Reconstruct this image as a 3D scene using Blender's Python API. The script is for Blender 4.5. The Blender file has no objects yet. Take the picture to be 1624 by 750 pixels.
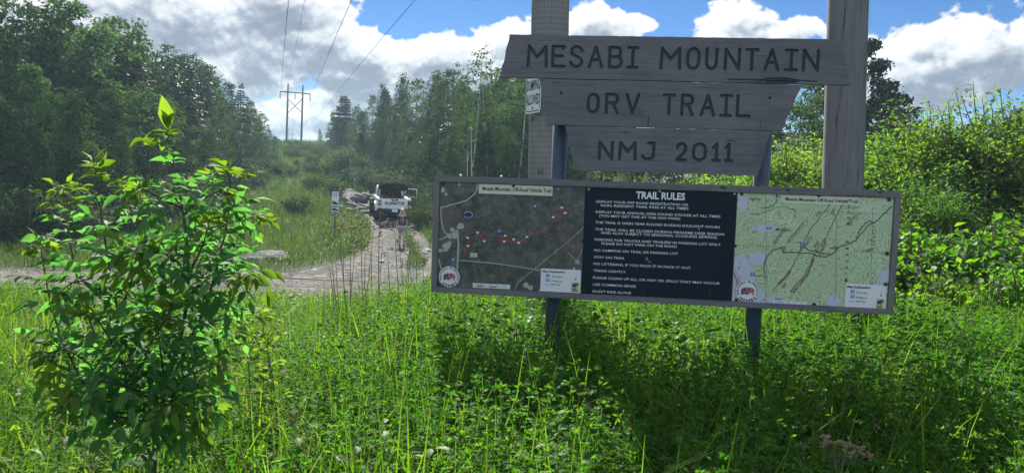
import bpy, bmesh, math, random
import numpy as np
from mathutils import Vector, Matrix

rng = np.random.default_rng(11)
random.seed(11)
SC = bpy.context.scene
COL = SC.collection
RAD = math.radians

# ------------------------------------------------------------------ camera
F_PX, EYE, PITCH, ROLL = 1214.0, 1.65, 4.0, 2.0
_p, _r = RAD(PITCH), RAD(ROLL)
FWD = np.array([0, math.cos(_p), -math.sin(_p)])
_ri = np.array([1.0, 0, 0]); _up = np.cross(_ri, FWD)
RIGHT = _ri * math.cos(_r) + _up * math.sin(_r)
UP = _up * math.cos(_r) - _ri * math.sin(_r)
cam_d = bpy.data.cameras.new('camera')
cam = bpy.data.objects.new('camera', cam_d); COL.objects.link(cam)
cam_d.sensor_width = 36.0
cam_d.lens = 36.0 * F_PX / 1624.0
cam_d.clip_start = 0.05; cam_d.clip_end = 6000
m = Matrix.Identity(4)
for i in range(3):
    m[i][0] = RIGHT[i]; m[i][1] = UP[i]; m[i][2] = -FWD[i]
m[2][3] = EYE
cam.matrix_world = m
SC.camera = cam

# ------------------------------------------------------------------ light
SUN_EL, SUN_AZ = 36.0, -9.0          # azimuth measured from +Y towards +X
SUN_DIR = np.array([math.sin(RAD(SUN_AZ)) * math.cos(RAD(SUN_EL)), math.cos(RAD(SUN_AZ)) * math.cos(RAD(SUN_EL)), math.sin(RAD(SUN_EL))])
sd = bpy.data.lights.new('sun', 'SUN'); sun = bpy.data.objects.new('sun', sd); COL.objects.link(sun)
sd.energy = 4.3; sd.angle = RAD(0.55); sd.color = (1.0, 0.95, 0.86)
sun.rotation_euler = Vector(SUN_DIR).to_track_quat('Z', 'Y').to_euler()
SC.view_settings.view_transform = 'Standard'; SC.view_settings.look = 'None'
SC.view_settings.exposure = 1.65; SC.view_settings.gamma = 1.0
SC.view_settings.use_curve_mapping = False
SC.cycles.max_bounces = 5; SC.cycles.diffuse_bounces = 3; SC.cycles.transmission_bounces = 4; SC.cycles.transparent_max_bounces = 6
SC.cycles.use_denoising = True
SC.cycles.sample_clamp_indirect = 6.0

def ray(x, y):
    return FWD + RIGHT * (x - 812) / F_PX + UP * (375 - y) / F_PX
def at(x, y, d):
    """point of the place seen at photo position x, y, d metres ahead"""
    v = ray(x, y)
    return np.array([0, 0, EYE]) + v * (d / v[1])
def az_el(x, y):
    v = ray(x, y); v = v / np.linalg.norm(v)
    return math.atan2(v[0], v[1]), math.asin(v[2])

# ------------------------------------------------------------------ node helpers
class NT:
    def __init__(s, tree): s.t = tree; s.n = tree.nodes; s.l = tree.links
    def new(s, kind, **kw):
        n = s.n.new(kind)
        for k, v in kw.items(): setattr(n, k, v)
        return n
    def put(s, sock, v):
        if v is None: return
        if isinstance(v, bpy.types.NodeSocket): s.l.new(v, sock)
        else:
            if hasattr(sock, 'default_value'):
                try: sock.default_value = v
                except Exception: sock.default_value = tuple(v) + (1,)
    def math(s, op, a, b=None, c=None, clamp=False):
        n = s.new('ShaderNodeMath', operation=op); n.use_clamp = clamp
        for i, v in enumerate((a, b, c)):
            if v is not None: s.put(n.inputs[i], v)
        return n.outputs[0]
    def vmath(s, op, a, b=None):
        n = s.new('ShaderNodeVectorMath', operation=op); s.put(n.inputs[0], a)
        if b is not None:
            if op == 'SCALE': s.put(n.inputs[3], b)
            else: s.put(n.inputs[1], b)
        return n.outputs[0]
    def noise(s, vec, scale, detail=4, rough=0.5, dist=0.0, dim='3D'):
        n = s.new('ShaderNodeTexNoise', noise_dimensions=dim); s.put(n.inputs['Vector'], vec)
        n.inputs['Scale'].default_value = scale; n.inputs['Detail'].default_value = detail
        n.inputs['Roughness'].default_value = rough; n.inputs['Distortion'].default_value = dist
        return n.outputs[0]
    def ramp(s, fac, stops, interp='LINEAR'):
        n = s.new('ShaderNodeValToRGB'); s.put(n.inputs[0], fac); cr = n.color_ramp; cr.interpolation = interp
        while len(cr.elements) < len(stops): cr.elements.new(0.5)
        for e, (p, c) in zip(cr.elements, stops):
            e.position = p; e.color = (c, c, c, 1) if isinstance(c, (int, float)) else (tuple(c) + (1,) if len(c) == 3 else c)
        return n.outputs[0]
    def mix(s, fac, a, b, blend='MIX'):
        n = s.new('ShaderNodeMix', data_type='RGBA', blend_type=blend); s.put(n.inputs[0], fac)
        for i, v in ((6, a), (7, b)):
            if isinstance(v, bpy.types.NodeSocket): s.l.new(v, n.inputs[i])
            else: n.inputs[i].default_value = tuple(v) + (1,) if len(v) == 3 else v
        return n.outputs[2]
    def maprange(s, v, a, b, c=0.0, d=1.0, smooth=False):
        n = s.new('ShaderNodeMapRange'); n.interpolation_type = 'SMOOTHSTEP' if smooth else 'LINEAR'
        s.put(n.inputs[0], v)
        for i, k in enumerate((a, b, c, d)): n.inputs[i + 1].default_value = k
        return n.outputs[0]

# ------------------------------------------------------------------ world: sky and clouds
W = bpy.data.worlds.new('World'); SC.world = W; W.use_nodes = True
w = NT(W.node_tree); w.n.clear()
SKY = 0.085
tc = w.new('ShaderNodeTexCoord').outputs['Generated']
sky = w.new('ShaderNodeTexSky', sky_type='NISHITA'); sky.sun_disc = False
sky.sun_elevation = RAD(SUN_EL); sky.sun_rotation = RAD(SUN_AZ)
sky.air_density = 1.0; sky.dust_density = 0.15; sky.ozone_density = 3.0; sky.altitude = 400
CLOUDS = [  # photo x, y, half width, half height
    (120, 60, 210, 80), (300, 25, 210, 75), (250, 95, 170, 50), (450, 15, 110, 60), (400, 100, 75, 40),
    (500, 70, 80, 38), (590, 100, 90, 48), (700, 98, 100, 42), (710, 135, 140, 30), (818, 68, 62, 46), (560, 130, 60, 20),
    (440, 195, 90, 42), (520, 190, 60, 40), (600, 148, 60, 22), (470, 232, 220, 40), (600, 172, 110, 30), (760, 140, 100, 40), (-30, 150, 160, 60),
    (950, 42, 62, 26), (1168, 22, 52, 32), (1200, 48, 75, 22), (1445, 72, 90, 34), (1450, 130, 110, 46),
    (1560, 95, 110, 55), (-120, 80, 220, 120), (1800, 60, 220, 90)]
g = bpy.data.node_groups.new('cloud_field', 'ShaderNodeTree')
g.interface.new_socket('Vector', in_out='INPUT', socket_type='NodeSocketVector')
g.interface.new_socket('Value', in_out='OUTPUT', socket_type='NodeSocketFloat')
G = NT(g); gi = G.new('NodeGroupInput'); go = G.new('NodeGroupOutput')
dv = G.vmath('NORMALIZE', gi.outputs[0])
warp = G.new('ShaderNodeTexNoise'); G.put(warp.inputs['Vector'], dv); warp.inputs['Scale'].default_value = 9; warp.inputs['Detail'].default_value = 1
wv = G.vmath('SCALE', G.vmath('SUBTRACT', warp.outputs['Color'], (0.5, 0.5, 0.5)), 0.05)
dw = G.vmath('ADD', dv, wv)
sx = G.new('ShaderNodeSeparateXYZ'); G.put(sx.inputs[0], dw)
az = G.math('ARCTAN2', sx.outputs[0], sx.outputs[1]); el = G.math('ARCSINE', sx.outputs[2])
best = None
def ell(a0, e0, ra, re):
    a = G.math('MULTIPLY', G.math('SUBTRACT', az, a0), 1 / ra)
    e = G.math('MULTIPLY', G.math('SUBTRACT', el, e0), 1 / re)
    return G.math('SUBTRACT', 1.0, G.math('SQRT', G.math('ADD', G.math('MULTIPLY', a, a), G.math('MULTIPLY', e, e))))
blobs = [(*az_el(x, y), rx / F_PX, ry / F_PX) for x, y, rx, ry in CLOUDS]
blobs += [(0.5, 1.15, 0.6, 0.2), (-1.2, 0.75, 0.5, 0.3), (1.6, 0.5, 0.5, 0.3), (2.6, 0.6, 0.6, 0.45), (-2.5, 0.55, 0.8, 0.4), (3.14, 0.9, 0.7, 0.3), (-3.1, 0.35, 0.6, 0.3), (-1.5, 0.25, 0.4, 0.15)]  # clouds added out of view, behind and overhead, for more fill light
for b_ in blobs:
    e_ = ell(*b_)
    best = e_ if best is None else G.math('MAXIMUM', best, e_)
best = G.math('MAXIMUM', best, -0.75)
vs = G.vmath('MULTIPLY', dv, (1, 1, 1.3))
n1 = G.noise(vs, 6.5, 4, 0.5, 0.0)
n2 = G.noise(G.vmath('ADD', vs, wv), 15.0, 2, 0.5); n3 = G.noise(G.vmath('ADD', vs, (3.1, 1.7, 5.2)), 36.0, 2, 0.5); n4 = G.noise(vs, 80.0, 2, 0.5)
bil = G.math('ADD', G.math('ADD', G.math('ABSOLUTE', G.math('SUBTRACT', n2, 0.5)), G.math('MULTIPLY', G.math('ABSOLUTE', G.math('SUBTRACT', n3, 0.5)), 0.55)), G.math('MULTIPLY', G.math('ABSOLUTE', G.math('SUBTRACT', n4, 0.5)), 0.28))
D = G.math('ADD', G.math('MULTIPLY', best, 0.95), G.math('MULTIPLY', G.math('SUBTRACT', n1, 0.5), 1.7))
D = G.math('SUBTRACT', G.math('ADD', D, 0.34), G.math('MULTIPLY', bil, 1.75))
G.put(go.inputs[0], D)
def field(vec):
    n = w.new('ShaderNodeGroup'); n.node_tree = g; w.put(n.inputs[0], vec); return n.outputs[0]
D0 = field(tc)
sun_t = tuple(SUN_DIR)
D1 = field(w.vmath('ADD', tc, tuple(v * 0.016 for v in sun_t)))
D2 = field(w.vmath('ADD', tc, tuple(v * 0.07 for v in sun_t)))
alpha = w.maprange(D0, -0.02, 0.17, smooth=True)
thick = w.math('ADD', w.math('MULTIPLY', w.maprange(D0, 0.0, 1.5, smooth=True), 0.40), w.math('MULTIPLY', w.maprange(D2, -0.30, 1.25), 0.82))
relief = w.math('MULTIPLY', w.math('SUBTRACT', D0, D1), 1.15)
fine = w.math('MULTIPLY', w.math('SUBTRACT', w.noise(tc, 30, 6, 0.66, 0.3), 0.5), 0.45)
shade = w.math('ADD', w.math('SUBTRACT', thick, relief), fine, clamp=True)
cl = w.ramp(shade, [(0.0, (1.0, 1.0, 1.0)), (0.16, (0.93, 0.95, 0.97)), (0.40, (0.72, 0.76, 0.82)), (0.62, (0.46, 0.51, 0.60)), (0.82, (0.31, 0.36, 0.455)), (1.0, (0.25, 0.30, 0.39))])
sxyz = w.new('ShaderNodeSeparateXYZ'); w.put(sxyz.inputs[0], tc)
behind = w.maprange(sxyz.outputs[1], 0.25, -0.5)                  # unseen clouds behind the viewer, brightened to lift the fill light
cl = w.mix(behind, cl, (0.80, 0.90, 1.12))
cl = w.mix(1.0, cl, (0.325 / SKY,) * 3, 'MULTIPLY')
skyc = w.mix(1.0, sky.outputs[0], w.ramp(sxyz.outputs[2], [(0.0, (0.32, 0.38, 0.44)), (0.12, (0.145, 0.235, 0.345)), (0.25, (0.095, 0.20, 0.34)), (0.6, (0.36, 0.52, 0.74))]), 'MULTIPLY')
bgc = w.mix(alpha, skyc, cl)
bg = w.new('ShaderNodeBackground'); w.put(bg.inputs[0], bgc); bg.inputs[1].default_value = SKY
wo = w.new('ShaderNodeOutputWorld'); w.l.new(bg.outputs[0], wo.inputs[0])
W.cycles.sampling_method = 'MANUAL'; W.cycles.sample_map_resolution = 512

# ------------------------------------------------------------------ materials
def new_mat(name):
    mt = bpy.data.materials.new(name); mt.use_nodes = True
    t = NT(mt.node_tree); t.n.clear()
    return mt, t
def finish(t, surf):
    o = t.new('ShaderNodeOutputMaterial'); t.l.new(surf, o.inputs[0])
def princ(t, col, rough=0.6, metal=0.0, spec=0.5, normal=None, **kw):
    p = t.new('ShaderNodeBsdfPrincipled'); t.put(p.inputs['Base Color'], col); t.put(p.inputs['Roughness'], rough)
    p.inputs['Metallic'].default_value = metal; p.inputs['Specular IOR Level'].default_value = spec
    if normal is not None: t.put(p.inputs['Normal'], normal)
    for k, v in kw.items(): t.put(p.inputs[k], v)
    return p.outputs[0]
def bump(t, h, strength=0.3, dist=0.01):
    b = t.new('ShaderNodeBump'); b.inputs['Strength'].default_value = strength; b.inputs['Distance'].default_value = dist
    t.put(b.inputs['Height'], h); return b.outputs[0]
def obj_co(t, scale=(1, 1, 1)):
    c = t.new('ShaderNodeTexCoord').outputs['Object']
    return t.vmath('MULTIPLY', c, scale) if scale != (1, 1, 1) else c
def plain(name, col, rough=0.5, metal=0.0, spec=0.5, var=0.12, scale=8.0, bmp=0.0):
    mt, t = new_mat(name); co = obj_co(t); n = t.noise(co, scale, 5, 0.6)
    c = t.mix(n, tuple(k * (1 - var) for k in col), tuple(min(1, k * (1 + var)) for k in col))
    finish(t, princ(t, c, rough, metal, spec, bump(t, n, bmp) if bmp else None)); return mt
def leaf_mat(name, cols, trans=0.45, rough=0.45, spec=0.4, tint=(1.25, 1.2, 0.45), objvar=0.25, big=0.0):
    """thin leaves: every leaf its own tone, part of the light passes through"""
    mt, t = new_mat(name)
    geo = t.new('ShaderNodeNewGeometry'); oi = t.new('ShaderNodeObjectInfo')
    k = len(cols)
    c = t.ramp(geo.outputs['Random Per Island'], [(i / (k - 1), cols[i]) for i in range(k)])
    if big:
        nb = t.noise(geo.outputs['Position'], big, 3, 0.6)
        c = t.mix(t.maprange(nb, 0.35, 0.65), t.mix(1.0, c, (0.72, 0.85, 0.85), 'MULTIPLY'), t.mix(1.0, c, (1.25, 1.12, 0.8), 'MULTIPLY'))
    if objvar:
        hv = t.new('ShaderNodeHueSaturation'); t.put(hv.inputs['Color'], c)
        t.put(hv.inputs['Value'], t.maprange(oi.outputs['Random'], 0, 1, 1 - objvar, 1 + objvar))
        t.put(hv.inputs['Hue'], t.maprange(t.math('FRACT', t.math('MULTIPLY', oi.outputs['Random'], 7.31)), 0, 1, 0.485, 0.515))
        c = hv.outputs[0]
    p = princ(t, c, rough, 0, spec)
    tr = t.new('ShaderNodeBsdfTranslucent'); t.put(tr.inputs[0], t.mix(1.0, c, tint, 'MULTIPLY'))
    mx = t.new('ShaderNodeMixShader'); mx.inputs[0].default_value = trans
    t.l.new(p, mx.inputs[1]); t.l.new(tr.outputs[0], mx.inputs[2]); finish(t, mx.outputs[0]); return mt

M = {}
M['fore_weed'] = leaf_mat('clover leaf', [(.028, .095, .016), (.05, .145, .022), (.08, .19, .028), (.14, .24, .035)], .5, .7, .18, (1.32, 1.6, .40), 0, big=1.6)
M['fore_grass'] = leaf_mat('grass blade', [(.06, .14, .018), (.10, .20, .025), (.14, .24, .035), (.21, .25, .07)], .5, .75, .12, (1.28, 1.45, .40), 0, big=1.6)
M['meadow'] = leaf_mat('meadow grass', [(.045, .085, .022), (.065, .115, .028), (.09, .14, .035), (.12, .15, .05)], .4, .6, .2, (1.06, 1.2, .40), 0, big=.22)
M['meadow_near'] = leaf_mat('near meadow grass', [(.06, .11, .022), (.085, .145, .028), (.12, .17, .04), (.18, .19, .075)], .45, .6, .2, (1.14, 1.2, .40), 0, big=.5)
M['ash_leaf'] = leaf_mat('ash leaf', [(.065, .165, .06), (.10, .215, .08), (.16, .275, .11)], .60, .62, .16, (1.1, 1.55, .5), .05)
M['young_leaf'] = leaf_mat('young ash leaf', [(.10, .17, .025), (.14, .22, .03), (.17, .23, .045)], .6, .65, .12, (1.32, 1.5, .40), .05)
M['dec_a'] = leaf_mat('aspen foliage', [(.022, .052, .020), (.034, .075, .026), (.05, .10, .032)], .40, .85, .12, (1.3, 1.35, .5), .42)
M['dec_b'] = leaf_mat('maple foliage', [(.020, .045, .018), (.03, .062, .022), (.045, .088, .026)], .38, .85, .12, (1.3, 1.3, .5), .42)
M['needle'] = leaf_mat('spruce needles', [(.010, .026, .017), (.016, .036, .021), (.024, .048, .026)], .12, .6, .25, (1.1, 1.1, .6), .25)
M['willow'] = leaf_mat('willow leaf', [(.07, .14, .035), (.11, .195, .045), (.17, .26, .065)], .58, .65, .15, (1.28, 1.5, .45), .2, big=.9)
M['hazel'] = leaf_mat('hazel leaf', [(.06, .13, .02), (.09, .18, .025), (.14, .23, .03)], .58, .55, .2, (1.41, 1.65, .40), .12)
M['brush'] = leaf_mat('hill brush leaf', [(.03, .065, .022), (.045, .085, .028), (.07, .115, .036)], .4, .85, .12, (1.3, 1.25, .5), .3)
M['bark'] = plain('grey brown bark', (.11, .09, .075), .9, bmp=.4, scale=14)
M['birch_bark'] = plain('white birch bark', (.55, .53, .48), .8, var=.35, scale=6)
M['stem_green'] = plain('green stem', (.06, .10, .035), .6)
M['stem_red'] = plain('brown sapling bark', (.075, .06, .04), .8)
M['dry'] = plain('dry stalk', (.17, .12, .08), .85, var=.3)
M['dry_head'] = plain('dry seed head', (.27, .19, .115), .95, var=.35, scale=60)
M['petal'] = plain('yellow petal', (.75, .50, .02), .6)
M['white_petal'] = plain('white petal', (.7, .7, .62), .6)
M['white_paint'] = plain('white vehicle paint', (.80, .82, .84), .25, var=.03)
M['black_plastic'] = plain('black plastic', (.018, .019, .021), .85, spec=.2)
M['black_gloss'] = plain('dark window glass', (.012, .015, .018), .08, spec=.6)
M['rubber'] = plain('dusty tyre rubber', (.03, .028, .026), .9, var=.3)
M['rim'] = plain('dark alloy rim', (.10, .10, .105), .35, .8)
M['tail_red'] = plain('tail light red', (.16, .008, .010), .3)
M['white_sheet'] = plain('white sign sheet', (.72, .73, .74), .45, var=.04)
M['ink'] = plain('black ink', (.012, .012, .014), .6)
M['ink_blue'] = plain('blue map ink', (.03, .17, .52), .5)
M['ink_red'] = plain('red map ink', (.50, .035, .05), .5)
M['ink_white'] = plain('white lettering', (.78, .79, .80), .5, var=.05)
M['logo_yellow'] = plain('yellow logo ink', (.60, .56, .12), .5)
M['logo_navy'] = plain('navy logo ink', (.02, .025, .11), .5)
M['logo_pink'] = plain('washed red logo ink', (.50, .13, .16), .5)
M['logo_grey'] = plain('grey logo ink', (.10, .09, .11), .5)
M['cream'] = plain('cream title strip', (.62, .62, .48), .5, var=.04)
M['road_grey'] = plain('pale map road', (.42, .43, .40), .6)
M['clearing'] = plain('pale map clearing', (.40, .41, .40), .7, var=.35, scale=70)
M['bolt'] = plain('rusty bolt', (.10, .045, .035), .6, .4)
M['bolt_dark'] = plain('dark bolt', (.035, .03, .03), .5, .5)
M['bolt_zinc'] = plain('zinc bolt', (.35, .37, .40), .4, .7)
M['steel_post'] = plain('blue grey painted steel', (.035, .055, .085), .45, .2, var=.25, scale=20, bmp=.05)
M['groove'] = plain('dark routed groove', (.048, .050, .060), .8, var=.3, scale=30)
M['skin'] = plain('skin', (.50, .30, .22), .5, var=.05)
M['hair'] = plain('blond hair', (.52, .40, .23), .55, var=.25, scale=40)
M['shoe'] = plain('dark shoe', (.03, .03, .035), .7)
M['galv'] = plain('green steel sign post', (.03, .075, .06), .6)
M['wire'] = plain('power line wire', (.05, .055, .06), .5, .3)
M['pole_far'] = plain('distant weathered pole', (.12, .115, .11), .85)

def wood_mat(name, base, axis, dots=False, cracks=1.0, dark=(.05, .048, .05)):
    mt, t = new_mat(name)
    sc = {'x': (.9, 14, 26), 'z': (22, 22, 0.7)}[axis]
    co = obj_co(t, sc); n = t.noise(co, 3.2, 8, 0.68, 1.3); n2 = t.noise(co, 10, 6, 0.7)
    big = t.noise(obj_co(t), 2.2, 4, .6)
    c = t.ramp(n, [(.25, tuple(k * .62 for k in base)), (.45, tuple(k * .92 for k in base)), (.7, tuple(k * 1.14 for k in base))])
    c = t.mix(t.maprange(big, .3, .75), c, t.mix(1.0, c, (.74, .76, .82), 'MULTIPLY'))
    cr = t.maprange(t.noise(co, 1.9, 3, .5, 1.2), .38, .30)
    c = t.mix(t.math('MULTIPLY', cr, .75 * cracks), c, dark)
    h = t.math('SUBTRACT', t.math('ADD', n, t.math('MULTIPLY', n2, .5)), t.math('MULTIPLY', cr, cracks))
    if axis == 'x':                                   # knots and old stains
        vk = t.new('ShaderNodeTexVoronoi'); t.put(vk.inputs['Vector'], obj_co(t, (1.6, 1, 5.5))); vk.inputs['Scale'].default_value = 1.5
        kn = t.maprange(t.math('ADD', vk.outputs['Distance'], t.math('MULTIPLY', t.noise(co, 2, 3), .08)), .15, .06)
        c = t.mix(t.math('MULTIPLY', kn, .55), c, dark)
        st = t.maprange(t.noise(obj_co(t, (.8, 1, 2.2)), 3.1, 6, .7), .50, .66)
        c = t.mix(t.math('MULTIPLY', st, .45), c, t.mix(1.0, c, (.55, .55, .58), 'MULTIPLY'))
    if axis == 'z' and cracks >= 1:                   # long drying cracks
        fc = obj_co(t, (30, 30, .35)); c2 = t.maprange(t.noise(fc, 1.4, 4, .6, .4), .40, .35); c = t.mix(t.math('MULTIPLY', c2, .8), c, dark); h = t.math('SUBTRACT', h, t.math('MULTIPLY', c2, 1.5))
    if dots:
        tcx = t.new('ShaderNodeTexCoord').outputs['Object']; s = t.new('ShaderNodeSeparateXYZ'); t.put(s.inputs[0], tcx)
        ang = t.math('MULTIPLY', t.math('ARCTAN2', s.outputs[0], s.outputs[1]), 46 / (2 * math.pi))
        zr = t.math('MULTIPLY', s.outputs[2], 24.0)
        row = t.math('FLOOR', zr)
        jit = t.new('ShaderNodeTexWhiteNoise', noise_dimensions='1D'); t.put(jit.inputs['W'], row)
        fa = t.math('SUBTRACT', t.math('FRACT', t.math('ADD', ang, jit.outputs[0])), .5); fz = t.math('SUBTRACT', t.math('FRACT', zr), .5)
        r2 = t.math('ADD', t.math('MULTIPLY', fa, fa), t.math('MULTIPLY', t.math('MULTIPLY', fz, fz), .5))
        dm = t.maprange(r2, .055, .02)
        c = t.mix(t.math('MULTIPLY', dm, .45), c, dark); h = t.math('SUBTRACT', h, t.math('MULTIPLY', dm, .4))
        sp = t.maprange(t.noise(obj_co(t, (1, 1, .6)), 9, 2, .5), .70, .78)
        c = t.mix(t.math('MULTIPLY', sp, .8), c, dark)
    finish(t, princ(t, c, .9, 0, .2, bump(t, h, .55, .006))); return mt
M['board_wood'] = wood_mat('weathered plank', (.190, .184, .194), 'x', cracks=.35)
M['frame_wood'] = wood_mat('grey frame timber', (.21, .20, .20), 'x', cracks=.6)
M['frame_wood_v'] = wood_mat('grey upright frame timber', (.21, .20, .20), 'z', cracks=.6)
M['pole_dots'] = wood_mat('incised pole wood', (.27, .26, .25), 'z', dots=True, cracks=.25)
M['pole_crack'] = wood_mat('cracked pole wood', (.21, .205, .205), 'z', cracks=1.0)

# ground, gravel, rock
mt, t = new_mat('hill soil'); pos = t.new('ShaderNodeNewGeometry').outputs['Position']
n = t.noise(pos, .5, 8, .6); n2 = t.noise(pos, 6, 6, .65)
c = t.mix(t.maprange(n, .4, .6), (.045, .065, .022), (.075, .085, .035)); c = t.mix(t.maprange(n2, .5, .72), c, (.10, .085, .055))
finish(t, princ(t, c, .95, 0, .1, bump(t, n2, .6, .05))); M['soil'] = mt
def gravel(name, a, b, c3):
    mt, t = new_mat(name); pos = t.new('ShaderNodeNewGeometry').outputs['Position']
    v = t.new('ShaderNodeTexVoronoi'); t.put(v.inputs['Vector'], pos); v.inputs['Scale'].default_value = 5.5
    v2 = t.new('ShaderNodeTexVoronoi'); t.put(v2.inputs['Vector'], pos); v2.inputs['Scale'].default_value = 17
    n = t.noise(pos, 1.1, 7, .65); n2 = t.noise(t.vmath('MULTIPLY', pos, (.35, 1.6, 1)), 1.6, 5, .6)
    c = t.mix(t.maprange(n, .35, .65), a, b)
    cell = t.new('ShaderNodeSeparateColor'); t.put(cell.inputs[0], v.outputs['Color'])
    c = t.mix(t.maprange(cell.outputs[0], .5, 1.0, 0, .9), c, c3); c = t.mix(t.maprange(cell.outputs[1], .6, 1.0, 0, .7), c, tuple(k * .4 for k in a))
    c = t.mix(t.maprange(n2, .5, .64, 0, .8), c, tuple(k * .5 for k in a)); c = t.mix(t.maprange(t.noise(pos, .55, 6, .65), .54, .62, 0, .75), c, (.06, .062, .035))
    rt = t.noise(t.vmath('MULTIPLY', pos, (.12, 2.4, 0) if 'road' in name else (2.6, .18, 0)), 1.0, 3, .5); c = t.mix(t.maprange(rt, .50, .60, 0, .6), c, tuple(k * .62 for k in a))
    h = t.math('ADD', t.math('MULTIPLY', v.outputs['Distance'], -1.0), t.math('MULTIPLY', v2.outputs['Distance'], -.5))
    finish(t, princ(t, c, .95, 0, .15, bump(t, h, .9, .06))); return mt
M['road'] = gravel('pinkish gravel road', (.105, .090, .076), (.150, .128, .108), (.19, .172, .15))
M['trail'] = gravel('stony trail', (.066, .058, .048), (.118, .106, .092), (.24, .228, .215))
def rock_mat(name, a, b):
    mt, t = new_mat(name); co = obj_co(t); n = t.noise(co, 3, 9, .65, .4); n2 = t.noise(co, 16, 6, .7)
    c = t.mix(t.maprange(n, .35, .65), a, b)
    finish(t, princ(t, c, .9, 0, .25, bump(t, t.math('ADD', n, t.math('MULTIPLY', n2, .4)), .8, .05))); return mt
M['rock'] = rock_mat('grey ledge rock', (.05, .048, .05), (.125, .12, .12))
M['rock_pale'] = rock_mat('pale stone', (.34, .32, .30), (.55, .54, .52))

# ------------------------------------------------------------------ mesh helpers
class MB:
    def __init__(s): s.v = []; s.f = []; s.m = []; s.n = 0
    def add(s, v, f, mi=0):
        v = [tuple(map(float, p)) for p in v]; s.v += v; s.f += [tuple(i + s.n for i in q) for q in f]; s.m += [mi] * len(f); s.n += len(v)
    def box(s, c, size, rot=None, mi=0, taper=None):
        hx, hy, hz = (k / 2 for k in size); P = []
        for z in (-hz, hz):
            k = 1 if (taper is None or z < 0) else taper
            for x, y in ((-hx, -hy), (hx, -hy), (hx, hy), (-hx, hy)): P.append(Vector((x * k, y * k, z)))
        if rot is not None: P = [rot @ p for p in P]
        s.add([p + Vector(c) for p in P], [(0, 3, 2, 1), (4, 5, 6, 7), (0, 1, 5, 4), (1, 2, 6, 5), (2, 3, 7, 6), (3, 0, 4, 7)], mi)
    def prism(s, poly, y0, y1, mi=0, axis='y'):
        """closed outline in x,z pushed from y0 to y1 (or in y,z pushed along x)"""
        n = len(poly)
        mk = (lambda a, b, d: (a, d, b)) if axis == 'y' else ((lambda a, b, d: (d, a, b)) if axis == 'x' else (lambda a, b, d: (a, b, d)))
        v = [mk(a, b, y0) for a, b in poly] + [mk(a, b, y1) for a, b in poly]
        f = [tuple(range(n)), tuple(range(2 * n - 1, n - 1, -1))] + [(i, i + n, (i + 1) % n + n, (i + 1) % n) for i in range(n)]
        s.add(v, f, mi)
    def tube(s, pts, rad, sides=8, mi=0, cap=True, squash=None):
        pts = [Vector(p) for p in pts]; n = len(pts)
        rad = [rad] * n if isinstance(rad, (int, float)) else list(rad)
        v = []; ref = None
        for i in range(n):
            d = (pts[min(i + 1, n - 1)] - pts[max(i - 1, 0)]).normalized()
            if ref is None: ref = Vector((1, 0, 0)) if abs(d.x) < .9 else Vector((0, 1, 0))
            a = d.cross(ref).normalized(); b = d.cross(a).normalized(); ref = -b if False else a.cross(d)
            for k in range(sides):
                t_ = 2 * math.pi * k / sides
                o = (a * math.cos(t_) + b * math.sin(t_)) * rad[i]
                if squash: o = Vector((o.x * squash[0], o.y * squash[1], o.z * squash[2]))
                v.append(pts[i] + o)
        f = [(i * sides + k, i * sides + (k + 1) % sides, (i + 1) * sides + (k + 1) % sides, (i + 1) * sides + k) for i in range(n - 1) for k in range(sides)]
        if cap: f += [tuple(range(sides - 1, -1, -1)), tuple((n - 1) * sides + k for k in range(sides))]
        s.add(v, f, mi)
    def ico(s, c, r, mi=0, jit=.15, sub=1, sq=(1, 1, 1)):
        bm = bmesh.new(); bmesh.ops.create_icosphere(bm, subdivisions=sub, radius=1.0)
        v = []
        for q in bm.verts:
            k = r * (1 + random.uniform(-jit, jit)); v.append((c[0] + q.co.x * k * sq[0], c[1] + q.co.y * k * sq[1], c[2] + q.co.z * k * sq[2]))
        f = [tuple(q.index for q in p.verts) for p in bm.faces]; bm.free(); s.add(v, f, mi)
    def mesh(s, name, mats):
        me = bpy.data.meshes.new(name); me.from_pydata(s.v, [], s.f)
        for q in (mats if isinstance(mats, (list, tuple)) else [mats]): me.materials.append(q)
        if any(s.m): me.polygons.foreach_set('material_index', s.m)
        me.update(); return me
    def build(s, name, mats, parent=None, smooth=False, bevel=0.0, loc=None):
        me = s.mesh(name, mats)
        if bevel:
            bm = bmesh.new(); bm.from_mesh(me); bmesh.ops.remove_doubles(bm, verts=bm.verts, dist=1e-5)
            bmesh.ops.recalc_face_normals(bm, faces=bm.faces)
            es = [e for e in bm.edges if len(e.link_faces) == 2 and e.calc_face_angle(0) > .6]
            bmesh.ops.bevel(bm, geom=es, offset=bevel, segments=2, affect='EDGES', clamp_overlap=True); bm.to_mesh(me); bm.free()
        if smooth: me.polygons.foreach_set('use_smooth', [True] * len(me.polygons))
        return link(name, me, parent, loc)
def link(name, me, parent=None, loc=None):
    o = bpy.data.objects.new(name, me); COL.objects.link(o)
    if parent is not None: o.parent = parent
    if loc is not None: o.location = loc
    return o
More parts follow.
